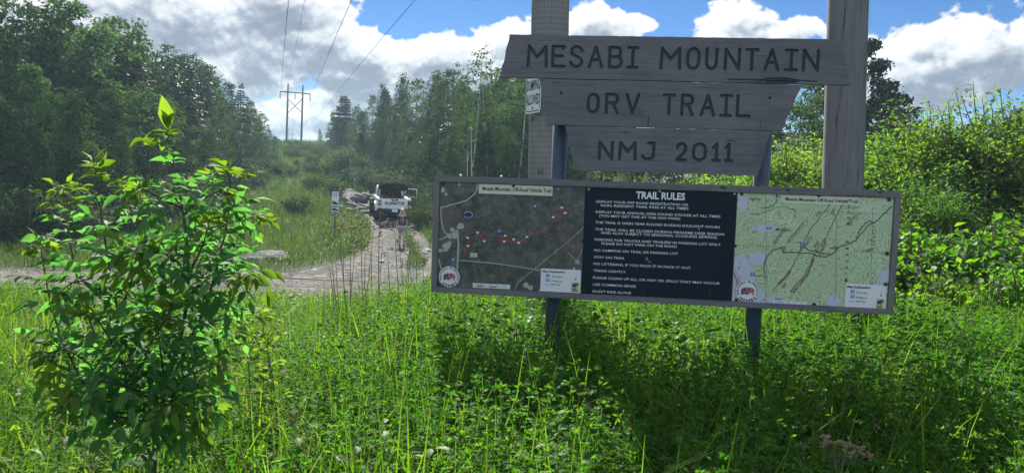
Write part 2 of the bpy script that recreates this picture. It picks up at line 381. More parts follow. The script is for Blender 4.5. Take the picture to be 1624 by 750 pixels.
def np_mesh(name, v, loops, sizes, mat, smooth=False, mats_idx=None):
    me = bpy.data.meshes.new(name); v = np.asarray(v, np.float32); loops = np.asarray(loops, np.int32).ravel(); sizes = np.asarray(sizes, np.int32)
    me.vertices.add(len(v)); me.vertices.foreach_set('co', v.ravel())
    me.loops.add(len(loops)); me.loops.foreach_set('vertex_index', loops)
    me.polygons.add(len(sizes)); st = np.zeros(len(sizes), np.int32); st[1:] = np.cumsum(sizes)[:-1]
    me.polygons.foreach_set('loop_start', st)
    for q in (mat if isinstance(mat, (list, tuple)) else [mat]): me.materials.append(q)
    if mats_idx is not None: me.polygons.foreach_set('material_index', np.asarray(mats_idx, np.int32))
    if smooth: me.polygons.foreach_set('use_smooth', np.ones(len(sizes), bool))
    me.update(calc_edges=True); return me
def thing(name, label, cat, loc=(0, 0, 0), rz=0.0, group=None):
    o = bpy.data.objects.new(name, None); COL.objects.link(o); o.empty_display_size = .1
    o.location = [float(k) for k in loc]; o.rotation_euler = (0, 0, rz); return tag(o, label, cat, group)
def tag(o, label, cat, group=None):
    o['label'] = label; o['category'] = cat
    if group: o['group'] = group
    return o
def dup(root, loc, rz=0, scale=1.0, label=None, group=None):
    r = root.copy(); COL.objects.link(r); r.location = [float(k) for k in loc]; r.rotation_euler = (0, 0, rz)
    r.scale = (scale,) * 3 if isinstance(scale, (int, float)) else scale
    if label: r['label'] = label
    if group: r['group'] = group
    for ch in list(root.children):
        c = ch.copy(); COL.objects.link(c); c.parent = r
        for q in list(ch.children):
            d = q.copy(); COL.objects.link(d); d.parent = c
    return r
def unit(a): return a / np.maximum(np.linalg.norm(a, axis=-1, keepdims=True), 1e-9)
def rand_dirs(n): return unit(rng.normal(size=(n, 3)))

def leaves4(p, d, nrm, L, Wd, fold=.18, droop=.12):
    """kite shaped leaves; p base, d axis, nrm upper side"""
    d = unit(d); s = unit(np.cross(d, nrm)); nn = np.cross(s, d); L = np.asarray(L)[:, None]; Wd = np.asarray(Wd)[:, None]
    v = np.stack([p, p + d * L * .42 + s * Wd * .5 + nn * Wd * fold, p + d * L - nn * L * droop, p + d * L * .42 - s * Wd * .5 + nn * Wd * fold], 1)
    n = len(p); idx = np.arange(4 * n).reshape(n, 4)
    return v.reshape(-1, 3), idx
def leaves8(p, d, nrm, L, Wd, fold=.22, droop=.25):
    """pointed oval leaves folded along the midrib, 6 faces each"""
    d = unit(d); s = unit(np.cross(d, nrm)); nn = np.cross(s, d); L = np.asarray(L)[:, None]; Wd = np.asarray(Wd)[:, None]
    def pt(a, b, up): return p + d * L * a + s * Wd * b + nn * (Wd * up - L * droop * a * a)
    v = np.stack([pt(0, 0, 0), pt(.2, .30, fold * .6), pt(.48, .5, fold), pt(.78, .27, fold * .6), pt(1.0, 0, 0), pt(.78, -.27, fold * .6), pt(.48, -.5, fold), pt(.2, -.30, fold * .6),
                  pt(.22, 0, 0), pt(.5, 0, 0), pt(.78, 0, 0)], 1)
    n = len(p); base = (np.arange(n) * 11)[:, None]
    tri = np.array([[0, 8, 1], [3, 10, 4], [4, 10, 5], [7, 8, 0]]); qd = np.array([[1, 8, 9, 2], [2, 9, 10, 3], [5, 10, 9, 6], [6, 9, 8, 7]])
    T = (base[:, :, None] + tri[None]).reshape(-1, 3); Q = (base[:, :, None] + qd[None]).reshape(-1, 4)
    return v.reshape(-1, 3), T, Q
def blades(p, h, wd, az, lean, curl, seg=4, twist=None):
    """arching grass blades"""
    n = len(p); t_ = np.linspace(0, 1, seg + 1)[None, :, None]
    hd = np.stack([np.cos(az), np.sin(az), np.zeros(n)], 1)[:, None]
    sd_az = az + np.pi / 2 + (0 if twist is None else twist)
    sd_ = np.stack([np.cos(sd_az), np.sin(sd_az), np.zeros(n)], 1)[:, None]
    h = h[:, None, None]; lean = lean[:, None, None]; curl = curl[:, None, None]; wd = wd[:, None, None]
    c = p[:, None] + hd * h * (lean * t_ + curl * t_ ** 2.5) + np.array([0, 0, 1.0])[None, None] * h * (t_ - .55 * curl * t_ ** 3)
    ww = wd * (1 - t_ ** 1.6) * .5 + wd * .02
    v = np.stack([c - sd_ * ww, c + sd_ * ww], 2).reshape(n, -1, 3)
    k = 2 * (seg + 1); idx = []
    for i in range(seg): idx.append([2 * i, 2 * i + 1, 2 * i + 3, 2 * i + 2])
    f = (np.arange(n) * k)[:, None, None] + np.array(idx)[None]
    return v.reshape(-1, 3), f.reshape(-1, 4)
class NB:
    """big mesh from arrays of quads and triangles"""
    def __init__(s): s.v = []; s.q = []; s.t = []; s.qm = []; s.tm = []; s.n = 0
    def add(s, v, q=None, t=None, mi=0):
        if q is not None and len(q): s.q.append(np.asarray(q) + s.n); s.qm.append(np.full(len(q), mi))
        if t is not None and len(t): s.t.append(np.asarray(t) + s.n); s.tm.append(np.full(len(t), mi))
        s.v.append(np.asarray(v, float)); s.n += len(v)
    def arrays(s):
        v = np.concatenate(s.v); q = np.concatenate(s.q) if s.q else np.zeros((0, 4), int); t_ = np.concatenate(s.t) if s.t else np.zeros((0, 3), int)
        return v, q, t_
    def mesh(s, name, mats, smooth=False):
        v, q, t_ = s.arrays(); mi = np.concatenate(s.qm + s.tm)
        return np_mesh(name, v, np.concatenate([q.ravel(), t_.ravel()]), np.concatenate([np.full(len(q), 4), np.full(len(t_), 3)]), mats, smooth, mi if mi.any() else None)
    def tube(s, pts, r0, r1, sides=5, mi=0):
        b = MB(); b.tube(pts, list(np.linspace(r0, r1, len(pts))), sides, cap=False); s.add(b.v, b.f, None, mi)

# ------------------------------------------------------------------ terrain
PY = np.array([-300, -20, 0, 8.0, 9.5, 11.5, 14, 17, 20.5, 24, 33, 42, 55, 70, 95, 122, 140, 200, 420, 3000.])
PZ = np.array([-2, -.3, 0, 0.0, -.25, -.8, -1.32, -1.5, -1.58, -1.45, -1.26, -.69, -.1, 1.45, 4.1, 6.6, 7.3, 4.5, -6, -40.])
def sstep(a, b, x):
    t_ = np.clip((x - a) / (b - a), 0, 1); return t_ * t_ * (3 - 2 * t_)
ROAD_T = (20.1, 23.4)
TRAIL = np.array([[22.5, -4.6, 4.4], [24.6, -4.4, 2.9], [26, -4.25, 2.35], [28, -4.2, 1.85], [31, -4.5, 1.42], [36, -5.4, 1.2], [42, -6.75, 1.15], [48, -8.6, 1.3], [53, -10.7, 1.5], [58, -12.7, 1.4], [64, -14.6, .9]])
def wob(x, y, k=1.0): return np.sin(x * 1.7 * k + 1.3) * .5 + np.sin(y * 2.3 * k + x * .9 * k) * .35 + np.sin(x * 5.1 * k - y * 4.3 * k) * .25
def road_d(x, y):
    """distance inside (negative) the road and trail"""
    lo = ROAD_T[0] + .02 * x; hi = ROAD_T[1] + .02 * x
    a = np.maximum(lo - y, y - hi) + .22 * wob(x, y * .3)
    c = np.interp(y, TRAIL[:, 0], TRAIL[:, 1]); hw = np.interp(y, TRAIL[:, 0], TRAIL[:, 2])
    b = np.abs(x - c) - hw + .18 * wob(x * .4, y)
    b = np.where((np.abs(x - c - .38 * hw + .1 * wob(y, x)) < .17 * hw) & (y > 26) & (y < 40), .3, b)      # grass strip between the wheel tracks
    b = np.where((y < 22.4) | (y > 63), 9, b)
    return a, b
def gz(x, y, dip=True):
    x = np.asarray(x, float); y = np.asarray(y, float)
    z = sum(np.interp(y + k, PY, PZ) for k in (-.6, 0, .6)) / 3
    wr = sstep(-.5, 3.0, x - np.maximum(y - 10, 0) * .12) * sstep(70, 30, y)
    z = z + wr * np.maximum(-.15 - z, 0) * .9
    side = np.maximum(np.abs(x + y * .29 - 1) - 16, 0)       # banks rising into the woods
    z = z + np.where(y > 10, np.minimum(side * .07, 5.0), 0) * sstep(12, 45, y)
    far = sstep(3, 20, np.abs(y - 2) + np.abs(x) * .3)
    z = z + (.05 * wob(x * .5, y * .5) + .12 * wob(x * .11, y * .13) * far)
    a, b = road_d(x, y)
    r = np.minimum(a, b)
    base = sum(np.interp(y + k, PY, PZ) for k in (-.6, 0, .6)) / 3 + .03 * wob(x * .6, y * .6)
    z = z + (base - z) * sstep(1.2, -.1, r) * np.where(x < 14, 1, 0)
    if dip: z = z - .09 * sstep(.25, -.15, r)
    return z
def G1(x, y): return float(gz(np.array([x]), np.array([y]), False)[0])
def spaced(a, b, fine0, fine1, step, grow=1.09):
    xs = list(np.arange(fine0, fine1 + 1e-6, step)); s_ = step; x = fine1
    while x < b: s_ *= grow; x += s_; xs.append(x)
    s_ = step; x = fine0
    while x > a: s_ *= grow; x -= s_; xs.insert(0, x)
    return np.array(xs)
gx = spaced(-2200, 2200, -30, 14, .5); gy = spaced(-300, 3200, -2, 66, .45)
XX, YY = np.meshgrid(gx, gy); ZZ = gz(XX, YY)
nx, ny = len(gx), len(gy); ii = np.arange(nx * ny).reshape(ny, nx)
qs = np.stack([ii[:-1, :-1], ii[:-1, 1:], ii[1:, 1:], ii[1:, :-1]], -1).reshape(-1, 4)
me = np_mesh('ground', np.stack([XX, YY, ZZ], -1).reshape(-1, 3), qs, np.full(len(qs), 4), M['soil'], True)
o = link('ground', me); o['kind'] = 'structure'
def sheet(name, poly_rows, mat, lift):
    v = []; n = len(poly_rows[0])
    for row in poly_rows: v += row
    v = np.array(v); z = gz(v[:, 0], v[:, 1], False) + lift + .012 * wob(v[:, 0] * 3, v[:, 1] * 3)
    k = np.arange(len(v)).reshape(-1, n); e = np.zeros(n, bool); e[0] = e[-1] = True
    z[np.tile(e, len(poly_rows))] -= .12
    q = np.stack([k[:-1, :-1], k[:-1, 1:], k[1:, 1:], k[1:, :-1]], -1).reshape(-1, 4)
    o = link(name, np_mesh(name, np.column_stack([v, z]), q, np.full(len(q), 4), mat, True)); o['kind'] = 'structure'; return o
rows = []
for x in np.arange(-70, 30, .35):
    lo = ROAD_T[0] + .02 * x - .1 - .2 * wob(x, 3); hi = ROAD_T[1] + .02 * x + .1 + .2 * wob(x * 1.1, 7)
    rows.append([(x, y) for y in np.linspace(lo, hi, 14)])
sheet('gravel_road', rows, M['road'], .0)
rows = []
for y in np.arange(23.0, 63, .35):
    c = np.interp(y, TRAIL[:, 0], TRAIL[:, 1]); hw = np.interp(y, TRAIL[:, 0], TRAIL[:, 2])
    rows.append([(x, y) for x in np.linspace(c - hw - .15 - .18 * wob(2, y), c + hw + .15 + .2 * wob(5, y * 1.2), 12)])
sheet('stony_trail', rows, M['trail'], .012)

# ------------------------------------------------------------------ the trail sign
YAW = RAD(5.6)
P0 = at(1055, 300, 4.6)
SU = np.array([math.cos(YAW), -math.sin(YAW), 0]); SN = np.array([math.sin(YAW), math.cos(YAW), 0])
def bp(x, y):
    """photo position -> (u, z) on the plane of the boards"""
    v = ray(x, y); C = np.array([0, 0, EYE]); k = np.dot(P0 - C, SN) / np.dot(v, SN); p = C + v * k
    return float(np.dot(p - P0, SU)), float(p[2])
sign = thing('trail_sign', 'weathered wooden trail sign on blue steel posts with long framed map board', 'sign', (P0[0], P0[1], 0), -YAW)
for k, u in enumerate((-.645, .578)):
    b = MB(); b.tube([(u, .095, -.35), (u, .095, 2.40)], .0475, 20); b.build('post', M['steel_post'], sign, True)

def apply_bool(o, cutter):
    md = o.modifiers.new('cut', 'BOOLEAN'); md.operation = 'DIFFERENCE'; md.object = cutter; md.solver = 'EXACT'; md.use_self = True
    try: md.material_mode = 'TRANSFER'
    except Exception: pass
    dg = bpy.context.evaluated_depsgraph_get(); dg.update()
    me = bpy.data.meshes.new_from_object(o.evaluated_get(dg)); o.modifiers.clear()
    if len(me.polygons) > 20: o.data = me
    bpy.data.objects.remove(cutter)

def arc(cx, cz, rx, rz, a0, a1, n=9):
    return [(cx + rx * math.cos(RAD(a)), cz + rz * math.sin(RAD(a))) for a in np.linspace(a0, a1, n)]
GL = {  # routed letters in a unit box
    'M': [[(0, 0), (.04, 1), (.5, .45), (.96, 1), (1, 0)]], 'E': [[(1, 1), (0, 1), (0, 0), (1, 0)], [(0, .52), (.85, .52)]],
    'S': [[(.97, .80)] + arc(.5, .76, .44, .24, 20, 200, 9) + [(.12, .62), (.85, .42)] + arc(.5, .25, .46, .25, 20, -160, 9) + [(.03, .2)]],
    'A': [[(0, 0), (.5, 1), (1, 0)], [(.2, .36), (.8, .36)]],
    'B': [[(0, 0), (0, 1), (.6, 1)] + arc(.62, .77, .3, .23, 80, -80, 7) + [(.6, .53), (0, .53)], [(.6, .53)] + arc(.64, .27, .36, .26, 80, -80, 7) + [(.6, 0), (0, 0)]],
    'I': [[(0, 1), (1, 1)], [(0, 0), (1, 0)], [(.5, 0), (.5, 1)]],
    'O': [arc(.5, .68, .5, .32, 180, 0, 9) + arc(.5, .32, .5, .32, 0, -180, 9) + [(0, .68)]],
    'U': [[(0, 1), (0, .35)] + arc(.5, .34, .5, .34, 180, 360, 9) + [(1, .35), (1, 1)]],
    'N': [[(0, 0), (0, 1), (1, 0), (1, 1)]], 'T': [[(0, 1), (1, 1)], [(.5, 1), (.5, 0)]],
    'R': [[(0, 0), (0, 1), (.6, 1)] + arc(.62, .76, .36, .24, 80, -80, 7) + [(.6, .52), (0, .52)], [(.55, .52), (1, 0)]],
    'V': [[(0, 1), (.5, 0), (1, 1)]], 'L': [[(0, 1), (0, 0), (1, 0)]],
    'J': [[(.55, 1), (1, 1), (1, .3)] + arc(.52, .3, .48, .3, 0, -160, 8)],
    '2': [[(.02, .76)] + arc(.5, .73, .48, .27, 170, -20, 9) + [(.85, .5), (0, 0), (1, 0)]],
    '0': [arc(.5, .66, .5, .34, 180, 0, 9) + arc(.5, .34, .5, .34, 0, -180, 9) + [(0, .66)]],
    '1': [[(.0, .78), (.5, 1), (.5, 0)], [(0, 0), (1, 0)]]}
TH = .038
def plank(poly, letters, ztop_px, zbot_px, seed, label, splits=()):
    rnd = random.Random(seed); n = len(poly); out = []
    for i in range(n):                                   # slightly rough sawn outline
        a, b_ = poly[i], poly[(i + 1) % n]; ln = math.dist(a, b_); steps = max(2, int(ln / .03)); steep = abs(b_[1] - a[1]) > abs(b_[0] - a[0])
        for k in range(steps):
            f = k / steps; j = (.004 if steep else .0012) if k else 0
            out.append((a[0] + (b_[0] - a[0]) * f + rnd.uniform(-j, j), a[1] + (b_[1] - a[1]) * f + rnd.uniform(-j, j)))
    b = MB(); b.prism(out, 0, TH); o = b.build('plank', [M['board_wood'], M['groove']], sign)
    o['label'] = label
    c = MB()
    for ch, x0, x1 in letters:
        u0, zt = bp(x0, ztop_px(x0)); u1, _ = bp(x1, ztop_px(x1)); _, zb = bp(x0, zbot_px(x0))
        r = .0098
        for st in GL[ch]:
            pts = [(u0 + r + px_ * (u1 - u0 - 2 * r), 0, zb + r + pz * (zt - zb - 2 * r)) for px_, pz in st]
            for p_, q_ in zip(pts[:-1], pts[1:]): c.tube([p_, q_], r, 8, 1)
            for k_, p_ in enumerate(pts): c.ico(p_, r * (1.03 + .004 * (k_ % 5)), 1, 0, 2)
    for pts, r in splits: c.tube([(u, 0, z) for u, z in pts], r, 6, 1)
    cut = c.build('cutter', [M['board_wood'], M['groove']]); cut.parent = sign
    bpy.context.view_layer.update()
    apply_bool(o, cut)
    return o
L1 = [('M', 836, 870), ('E', 875, 898), ('S', 903, 927), ('A', 933, 958), ('B', 965, 989), ('I', 995, 1014), ('M', 1047, 1082), ('O', 1089, 1112), ('U', 1119, 1140), ('N', 1149, 1176),
      ('T', 1182, 1205), ('A', 1212, 1238), ('I', 1245, 1267), ('N', 1273, 1301)]
L2 = [('O', 931, 952), ('R', 960, 983), ('V', 992, 1016), ('T', 1051, 1073), ('R', 1080, 1102), ('A', 1111, 1136), ('I', 1142, 1163), ('L', 1168, 1192)]
L3 = [('N', 949, 974), ('M', 981, 1011), ('J', 1016, 1040), ('2', 1072, 1091), ('0', 1098, 1122), ('1', 1129, 1145), ('1', 1149, 1164)]
plank([(-1.021, 2.286), (1.034, 2.284), (.962, 2.543), (-.970, 2.541)], L1, lambda x: 71 + (x - 836) * .016, lambda x: 107.5 + (x - 836) * .016, 1, 'top plank reading MESABI MOUNTAIN',
      [([(.33, 2.300), (.45, 2.303), (.56, 2.299)], .005), ([(.50, 2.296), (.58, 2.309), (.66, 2.311), (.74, 2.300)], .008), ([(.55, 2.292), (.64, 2.293), (.72, 2.291)], .012), ([(.70, 2.304), (.84, 2.300)], .004)])
plank([(-.722, 2.009), (.659, 2.009), (.762, 2.279), (-.775, 2.281)], L2, lambda x: 147 + (x - 931) * .012, lambda x: 180.5 + (x - 931) * .026, 2, 'middle plank reading ORV TRAIL',
      [([(-.12, 2.009), (-.118, 2.075)], .003), ([(.533, 2.009), (.535, 2.06)], .003)])
plank([(-.543, 1.741), (.536, 1.741), (.594, 2.005), (-.614, 2.004)], L3, lambda x: 223 + (x - 949) * .018, lambda x: 254 + (x - 949) * .018, 3, 'bottom plank reading NMJ 2011')
for u in (-.645, .578):
    for z in (2.46, 2.20):
        if abs(u) < .9:
            b = MB(); b.tube([(u, -.006, z), (u, .004, z)], .009, 8); b.build('bolt', M['bolt_dark'], sign)

# notice board: backing, frame, panels
b = MB(); b.box((-.02, .030, 1.318), (2.70, .018, .66)); b.build('backing_board', M['frame_wood'], sign)
FR = [(-1.41, 1.640, 1.350, 1.681), (-1.41, .954, 1.362, .988)]
for x0, z0, x1, z1 in FR:
    b = MB(); b.box(((x0 + x1) / 2, .022, (z0 + z1) / 2), (x1 - x0, .045, z1 - z0)); b.build('frame_rail', M['frame_wood'], sign, bevel=.003)
for x0, x1 in ((-1.41, -1.372), (1.322, 1.358)):
    b = MB(); b.box(((x0 + x1) / 2, .022, 1.314), (x1 - x0, .044, .651)); b.build('frame_stile', M['frame_wood_v'], sign, bevel=.003)
b = MB(); b.box((-.466, .005, 1.706), (.012, .012, .05)); b.build('wooden_peg', M['frame_wood_v'], sign)
BY = .012                                              # front of the panels (behind the frame face)

# aerial photograph panel
mt, t = new_mat('aerial photograph print'); co = obj_co(t)
n = t.noise(co, 16, 10, .95); n2 = t.noise(co, 3.2, 4, .6); n3 = t.noise(co, 75, 3, .85)
c = t.ramp(n, [(.32, (.010, .016, .018)), (.45, (.034, .046, .044)), (.54, (.10, .105, .095)), (.66, (.30, .30, .28))])
c = t.mix(t.maprange(n2, .46, .62), c, t.mix(.55, c, (.17, .125, .115)))
c = t.mix(t.maprange(n3, .58, .72, 0, .5), c, (.20, .21, .19))
finish(t, princ(t, c, .35, 0, .4)); M['aerial'] = mt
mt, t = new_mat('contour map print'); co = obj_co(t)
h = t.noise(t.vmath('MULTIPLY', co, (1, 1, 1.3)), 3.0, 5, .5, .35); s = t.new('ShaderNodeSeparateXYZ'); t.put(s.inputs[0], co)
h = t.math('ADD', t.math('MULTIPLY', h, 1.0), t.math('MULTIPLY', t.math('SUBTRACT', s.outputs[0], t.math('MULTIPLY', s.outputs[2], .8)), .55))
fr = t.math('ABSOLUTE', t.math('SUBTRACT', t.math('FRACT', t.math('MULTIPLY', h, 36)), .5))
ln = t.maprange(fr, .16, .05)
nw = t.noise(co, 3.5, 4, .6); nr = t.noise(t.vmath('MULTIPLY', t.vmath('ADD', co, (0, 0, 0)), (1, 1, 1)), 4.0, 6, .6)
c = t.mix(t.maprange(nw, .54, .60), (.47, .60, .36), (.54, .65, .43))
edge = t.maprange(t.math('ADD', t.math('ABSOLUTE', t.math('SUBTRACT', s.outputs[0], .92)), t.math('ADD', t.math('MULTIPLY', s.outputs[2], -.55), t.math('MULTIPLY', nw, .55))), .18, .22)
c = t.mix(t.math('MULTIPLY', edge, .0), c, (.5, .52, .6))
corner = t.math('ADD', t.math('ADD', t.math('MULTIPLY', s.outputs[0], -1.0), t.math('MULTIPLY', s.outputs[2], -.95)), t.math('MULTIPLY', nw, .5))
c = t.mix(t.maprange(corner, -1.38, -1.34), c, (.50, .53, .62))
c = t.mix(t.math('MULTIPLY', ln, .7), c, (.20, .19, .12))
finish(t, princ(t, c, .35, 0, .4)); M['topo'] = mt
M['rules_blue'] = plain('dark navy rules sheet', (.008, .017, .028), .5, spec=.2, var=.25, scale=5)

def panel(name, x0, z0, x1, z1, mat, label):
    b = MB(); b.box(((x0 + x1) / 2, BY + .0045, (z0 + z1) / 2), (x1 - x0, .009, z1 - z0)); o = b.build(name, mat, sign); o['label'] = label; return o
pA = panel('map_panel', -1.371, .989, -.478, 1.639, M['aerial'], 'dark aerial photo map panel with red trail line')
pR = panel('rules_panel', -.475, .985, .424, 1.648, M['rules_blue'], 'dark blue trail rules panel with white lettering')
pT = panel('map_panel', .428, .970, 1.320, 1.655, M['topo'], 'pale green contour map panel')
LIFT = {1: .0012, 2: .0024, 3: .0036, 4: .0048}
class Flat:
    """printed shapes: each layer is its own sheet in front of the panel; pieces of one layer are kept apart by a hair"""
    def __init__(s): s.b = MB(); s.k = 0
    def y(s, layer): s.k += 1; return BY - LIFT[layer] - (s.k % 60) * .000012
    def poly(s, pts, layer, mi): y = s.y(layer); s.b.add([(u, y, z) for u, z in pts], [tuple(range(len(pts)))], mi)
    def rect(s, x0, z0, x1, z1, layer, mi): s.poly([(x0, z0), (x1, z0), (x1, z1), (x0, z1)], layer, mi)
    def line(s, pts, wd, layer, mi):
        for a, b_ in zip(pts[:-1], pts[1:]):
            d = Vector((b_[0] - a[0], b_[1] - a[1])); L = d.length
            if L < 1e-6: continue
            d /= L; nn = Vector((-d.y, d.x)) * wd / 2; e = d * wd * .3
            s.poly([(a[0] - e.x - nn.x, a[1] - e.y - nn.y), (b_[0] + e.x - nn.x, b_[1] + e.y - nn.y), (b_[0] + e.x + nn.x, b_[1] + e.y + nn.y), (a[0] - e.x + nn.x, a[1] - e.y + nn.y)], layer, mi)
    def disc(s, u, z, r, layer, mi, n=20, rz=None):
        rz = rz or r; s.poly([(u + r * math.cos(2 * math.pi * k / n), z + rz * math.sin(2 * math.pi * k / n)) for k in range(n)], layer, mi)
    def text(s, body, u0, z0, u1, z1, layer, mi, bold=0.0, rot=None, centre=None):
        """text fitted to the box u0..u1, z0..z1 (capital height)"""
        v, f = text_mesh(body, bold); y = s.y(layer)
        a = np.array(v); lo = a.min(0); hi = a.max(0); cap = text_cap(bold)
        if centre is None:
            P = [(u0 + (p[0] - lo[0]) / (hi[0] - lo[0]) * (u1 - u0), y, z0 + p[1] / cap * (z1 - z0)) for p in v]
        else:
            k = (z1 - z0) / cap; kx = k * (u1 - u0)
            P = []
            for p in v:
                q = ((p[0] - (lo[0] + hi[0]) / 2) * kx, (p[1] - cap / 2) * k)
                P.append((centre[0] + q[0] * math.cos(rot) - q[1] * math.sin(rot), y, centre[1] + q[0] * math.sin(rot) + q[1] * math.cos(rot)))
        s.b.add(P, f, mi)
_tc = {}
def text_mesh(body, bold=0.0):
    key = (body, bold)
    if key not in _tc:
        cu = bpy.data.curves.new('lettering', 'FONT'); cu.body = body; cu.offset = bold; cu.resolution_u = 2; cu.fill_mode = 'FRONT'
        ob = bpy.data.objects.new('lettering', cu); COL.objects.link(ob)
        dg = bpy.context.evaluated_depsgraph_get(); dg.update(); me = bpy.data.meshes.new_from_object(ob.evaluated_get(dg))
        _tc[key] = ([(v.co.x, v.co.y) for v in me.vertices], [tuple(p.vertices) for p in me.polygons])
        bpy.data.objects.remove(ob); bpy.data.curves.remove(cu); bpy.data.meshes.remove(me)
    return _tc[key]
def text_cap(bold): return max(v[1] for v in text_mesh('H', bold)[0])

# --- trail rules lettering
fl = Flat()
def cr2(X, Y): return bp(920 + X / 3.125, 270 + Y / 3.125)
RULES = [('TRAIL RULES', 278, 118, 522, 34, .03), ('DISPLAY YOUR OFF ROAD REGISTRATION OR', 80, 155, 537, 15, .006), ('NON: RESIDENT TRAIL PASS AT ALL TIMES', 103, 174, 538, 15, .006),
         ('DISPLAY YOUR ANNUAL DNR SOUND STICKER AT ALL TIMES', 78, 206, 697, 15, .006), ('(YOU MAY GET THIS AT THE OHV PARK)', 95, 225, 498, 15, .006),
         ('THE TRAIL IS OPEN YEAR ROUND DURING DAYLIGHT HOURS', 76, 258, 695, 15, .006), ('THE TRAIL WILL BE CLOSED DURING FIREARMS DEER SEASON', 75, 292, 715, 15, .006),
         ('AND ALSO SUBJECT TO SEASONAL CLOSURES (SPRING)', 103, 310, 680, 15, .006), ('PARKING FOR TRUCKS AND TRAILERS IN PARKING LOT ONLY', 72, 343, 699, 15, .006),
         ('PLEASE DO NOT PARK ON THE ROAD', 107, 363, 480, 15, .006), ('NO CAMPING ON TRAIL OR PARKING LOT', 70, 396, 486, 15, .006), ('STAY ON TRAIL', 69, 430, 222, 15, .006),
         ('NO LITTERING, IF YOU PACK IT IN PACK IT OUT', 67, 463, 549, 15, .006), ('TREAD LIGHTLY', 66, 497, 227, 15, .006), ('PLEASE CLEAN UP ALL OR ANY OIL SPILLS THAT MAY OCCUR', 64, 532, 694, 15, .006),
         ('USE COMMON SENSE', 64, 566, 277, 15, .006), ("DON'T RIDE ALONE", 63, 600, 253, 15, .006)]
for body, X0, Y, X1, hgt, bold in RULES:
    u0, z = cr2(X0, Y); u1, _ = cr2(X1, Y + (X1 - X0) * .035); hh = hgt / 3.125 * (.00385 if hgt > 20 else .0029)
    if hgt > 20: z -= .004
    fl.text(body, u0, z - hh * .52, u1, z + hh * .48, 1, 0, bold)
fl.b.build('lettering', [M['ink_white']], pR)
fl = Flat()
for X, Y, w_ in ((330, 440, .012), (345, 455, .008), (362, 470, .007), (590, 292, .009), (540, 290, .005), (100, 590, .004)):
    u, z = cr2(X, Y); fl.poly([(u + w_ * random.uniform(.5, 1.2) * math.cos(a), z + w_ * random.uniform(.5, 1.2) * math.sin(a)) for a in np.linspace(0, 5.6, 7)], 2, 0)
o = fl.b.build('scuff', [plain('scratched spot', (.16, .18, .20), .7, var=.5, scale=200)], pR)
for X, Y in ((43, 95), (395, 105), (767, 118), (20, 597), (375, 617), (738, 636), (772, 375), (12, 350)):
    u, z = cr2(X, Y); b = MB(); b.ico((u, BY - .002, z), .009, 0, .03, 2, (1, .5, 1)); b.build('screw', M['bolt_zinc'] if Y < 200 else M['bolt_dark'], pR, True)

# --- shared prints
INKS = [M['white_sheet'], M['ink'], M['ink_blue'], M['ink_red'], M['logo_yellow'], M['logo_navy'], M['logo_pink'], M['logo_grey'], M['cream'], M['road_grey'], M['clearing']]
WHITE, INK, BLUE, RED, YEL, NAVY, PINK, GREY, CREAM, ROADC, CLEAR = range(11)
def legend(parent, cv, X0, Z0, X1, Z1):
    """Map Explanation card; cv maps (fraction across, fraction down) to u, z"""
    f = Flat(); W_, H_ = X1 - X0, Z1 - Z0
    P = lambda a, b_: (X0 + a * W_, Z1 - b_ * H_)
    f.rect(X0, Z0, X1, Z1, 2, WHITE)
    def tx(s, a0, a1, bm_, hh, bold): u0, z = P(a0, bm_); u1, _ = P(a1, bm_); f.text(s, u0, z - hh * H_ / 2, u1, z + hh * H_ / 2, 3, INK, bold)
    tx('Map Explanation', .04, .61, .115, .085, .03)
    for a, b_, s in ((.13, .24, 'A'), (.13, .43, 'P')):
        u, z = P(a, b_); f.rect(u, z - .13 * H_, u + .09 * W_, z, 3, BLUE); f.text(s, u + .02 * W_, z - .11 * H_, u + .07 * W_, z - .025 * H_, 4, WHITE, .02)
    tx('Picnic Area', .28, .54, .33, .07, .008); tx('Parking Lot', .27, .54, .52, .07, .008); tx('ORV Trail', .27, .49, .68, .07, .008)
    u, z = P(.10, .69); u1, _ = P(.25, .69); f.line([(u, z), (u1, z)], .0022, 3, INK)
    u, z = P(.88, .30); f.line([(u, z + .012), (u + .004, z), (u - .002, z - .008)], .0012, 3, GREY); f.disc(u - .002, z - .016, .005, 3, GREY, 8)
    x0, z1 = P(.775, .55); x1, z0 = P(.96, .94); f.rect(x0, z0, x1, z1, 3, YEL); w_, h_ = x1 - x0, z1 - z0
    Q = lambda a, b_: (x0 + a * w_, z1 - b_ * h_)
    f.rect(*Q(.35, .10), *Q(.95, .03), 4, INK); f.rect(*Q(.06, .99), *Q(.95, .90), 4, INK)
    f.poly([Q(.08, .18), Q(.92, .14), Q(.95, .24), Q(.68, .40), (Q(.60, .55)), Q(.66, .70), Q(.80, .80), Q(.10, .82), Q(.16, .5)], 4, NAVY)
    k = f.k; f.k = 59; f.b.add([(p_[0], BY - .0058, p_[1]) for p_ in (Q(.16, .70), Q(.27, .45), Q(.36, .68), Q(.47, .42), Q(.58, .70), Q(.47, .60), Q(.36, .78), Q(.27, .60))], [(0, 1, 7), (7, 1, 2, 6), (6, 2, 3, 5), (5, 3, 4)], WHITE)
    return f.b.build('legend_card', INKS, parent)
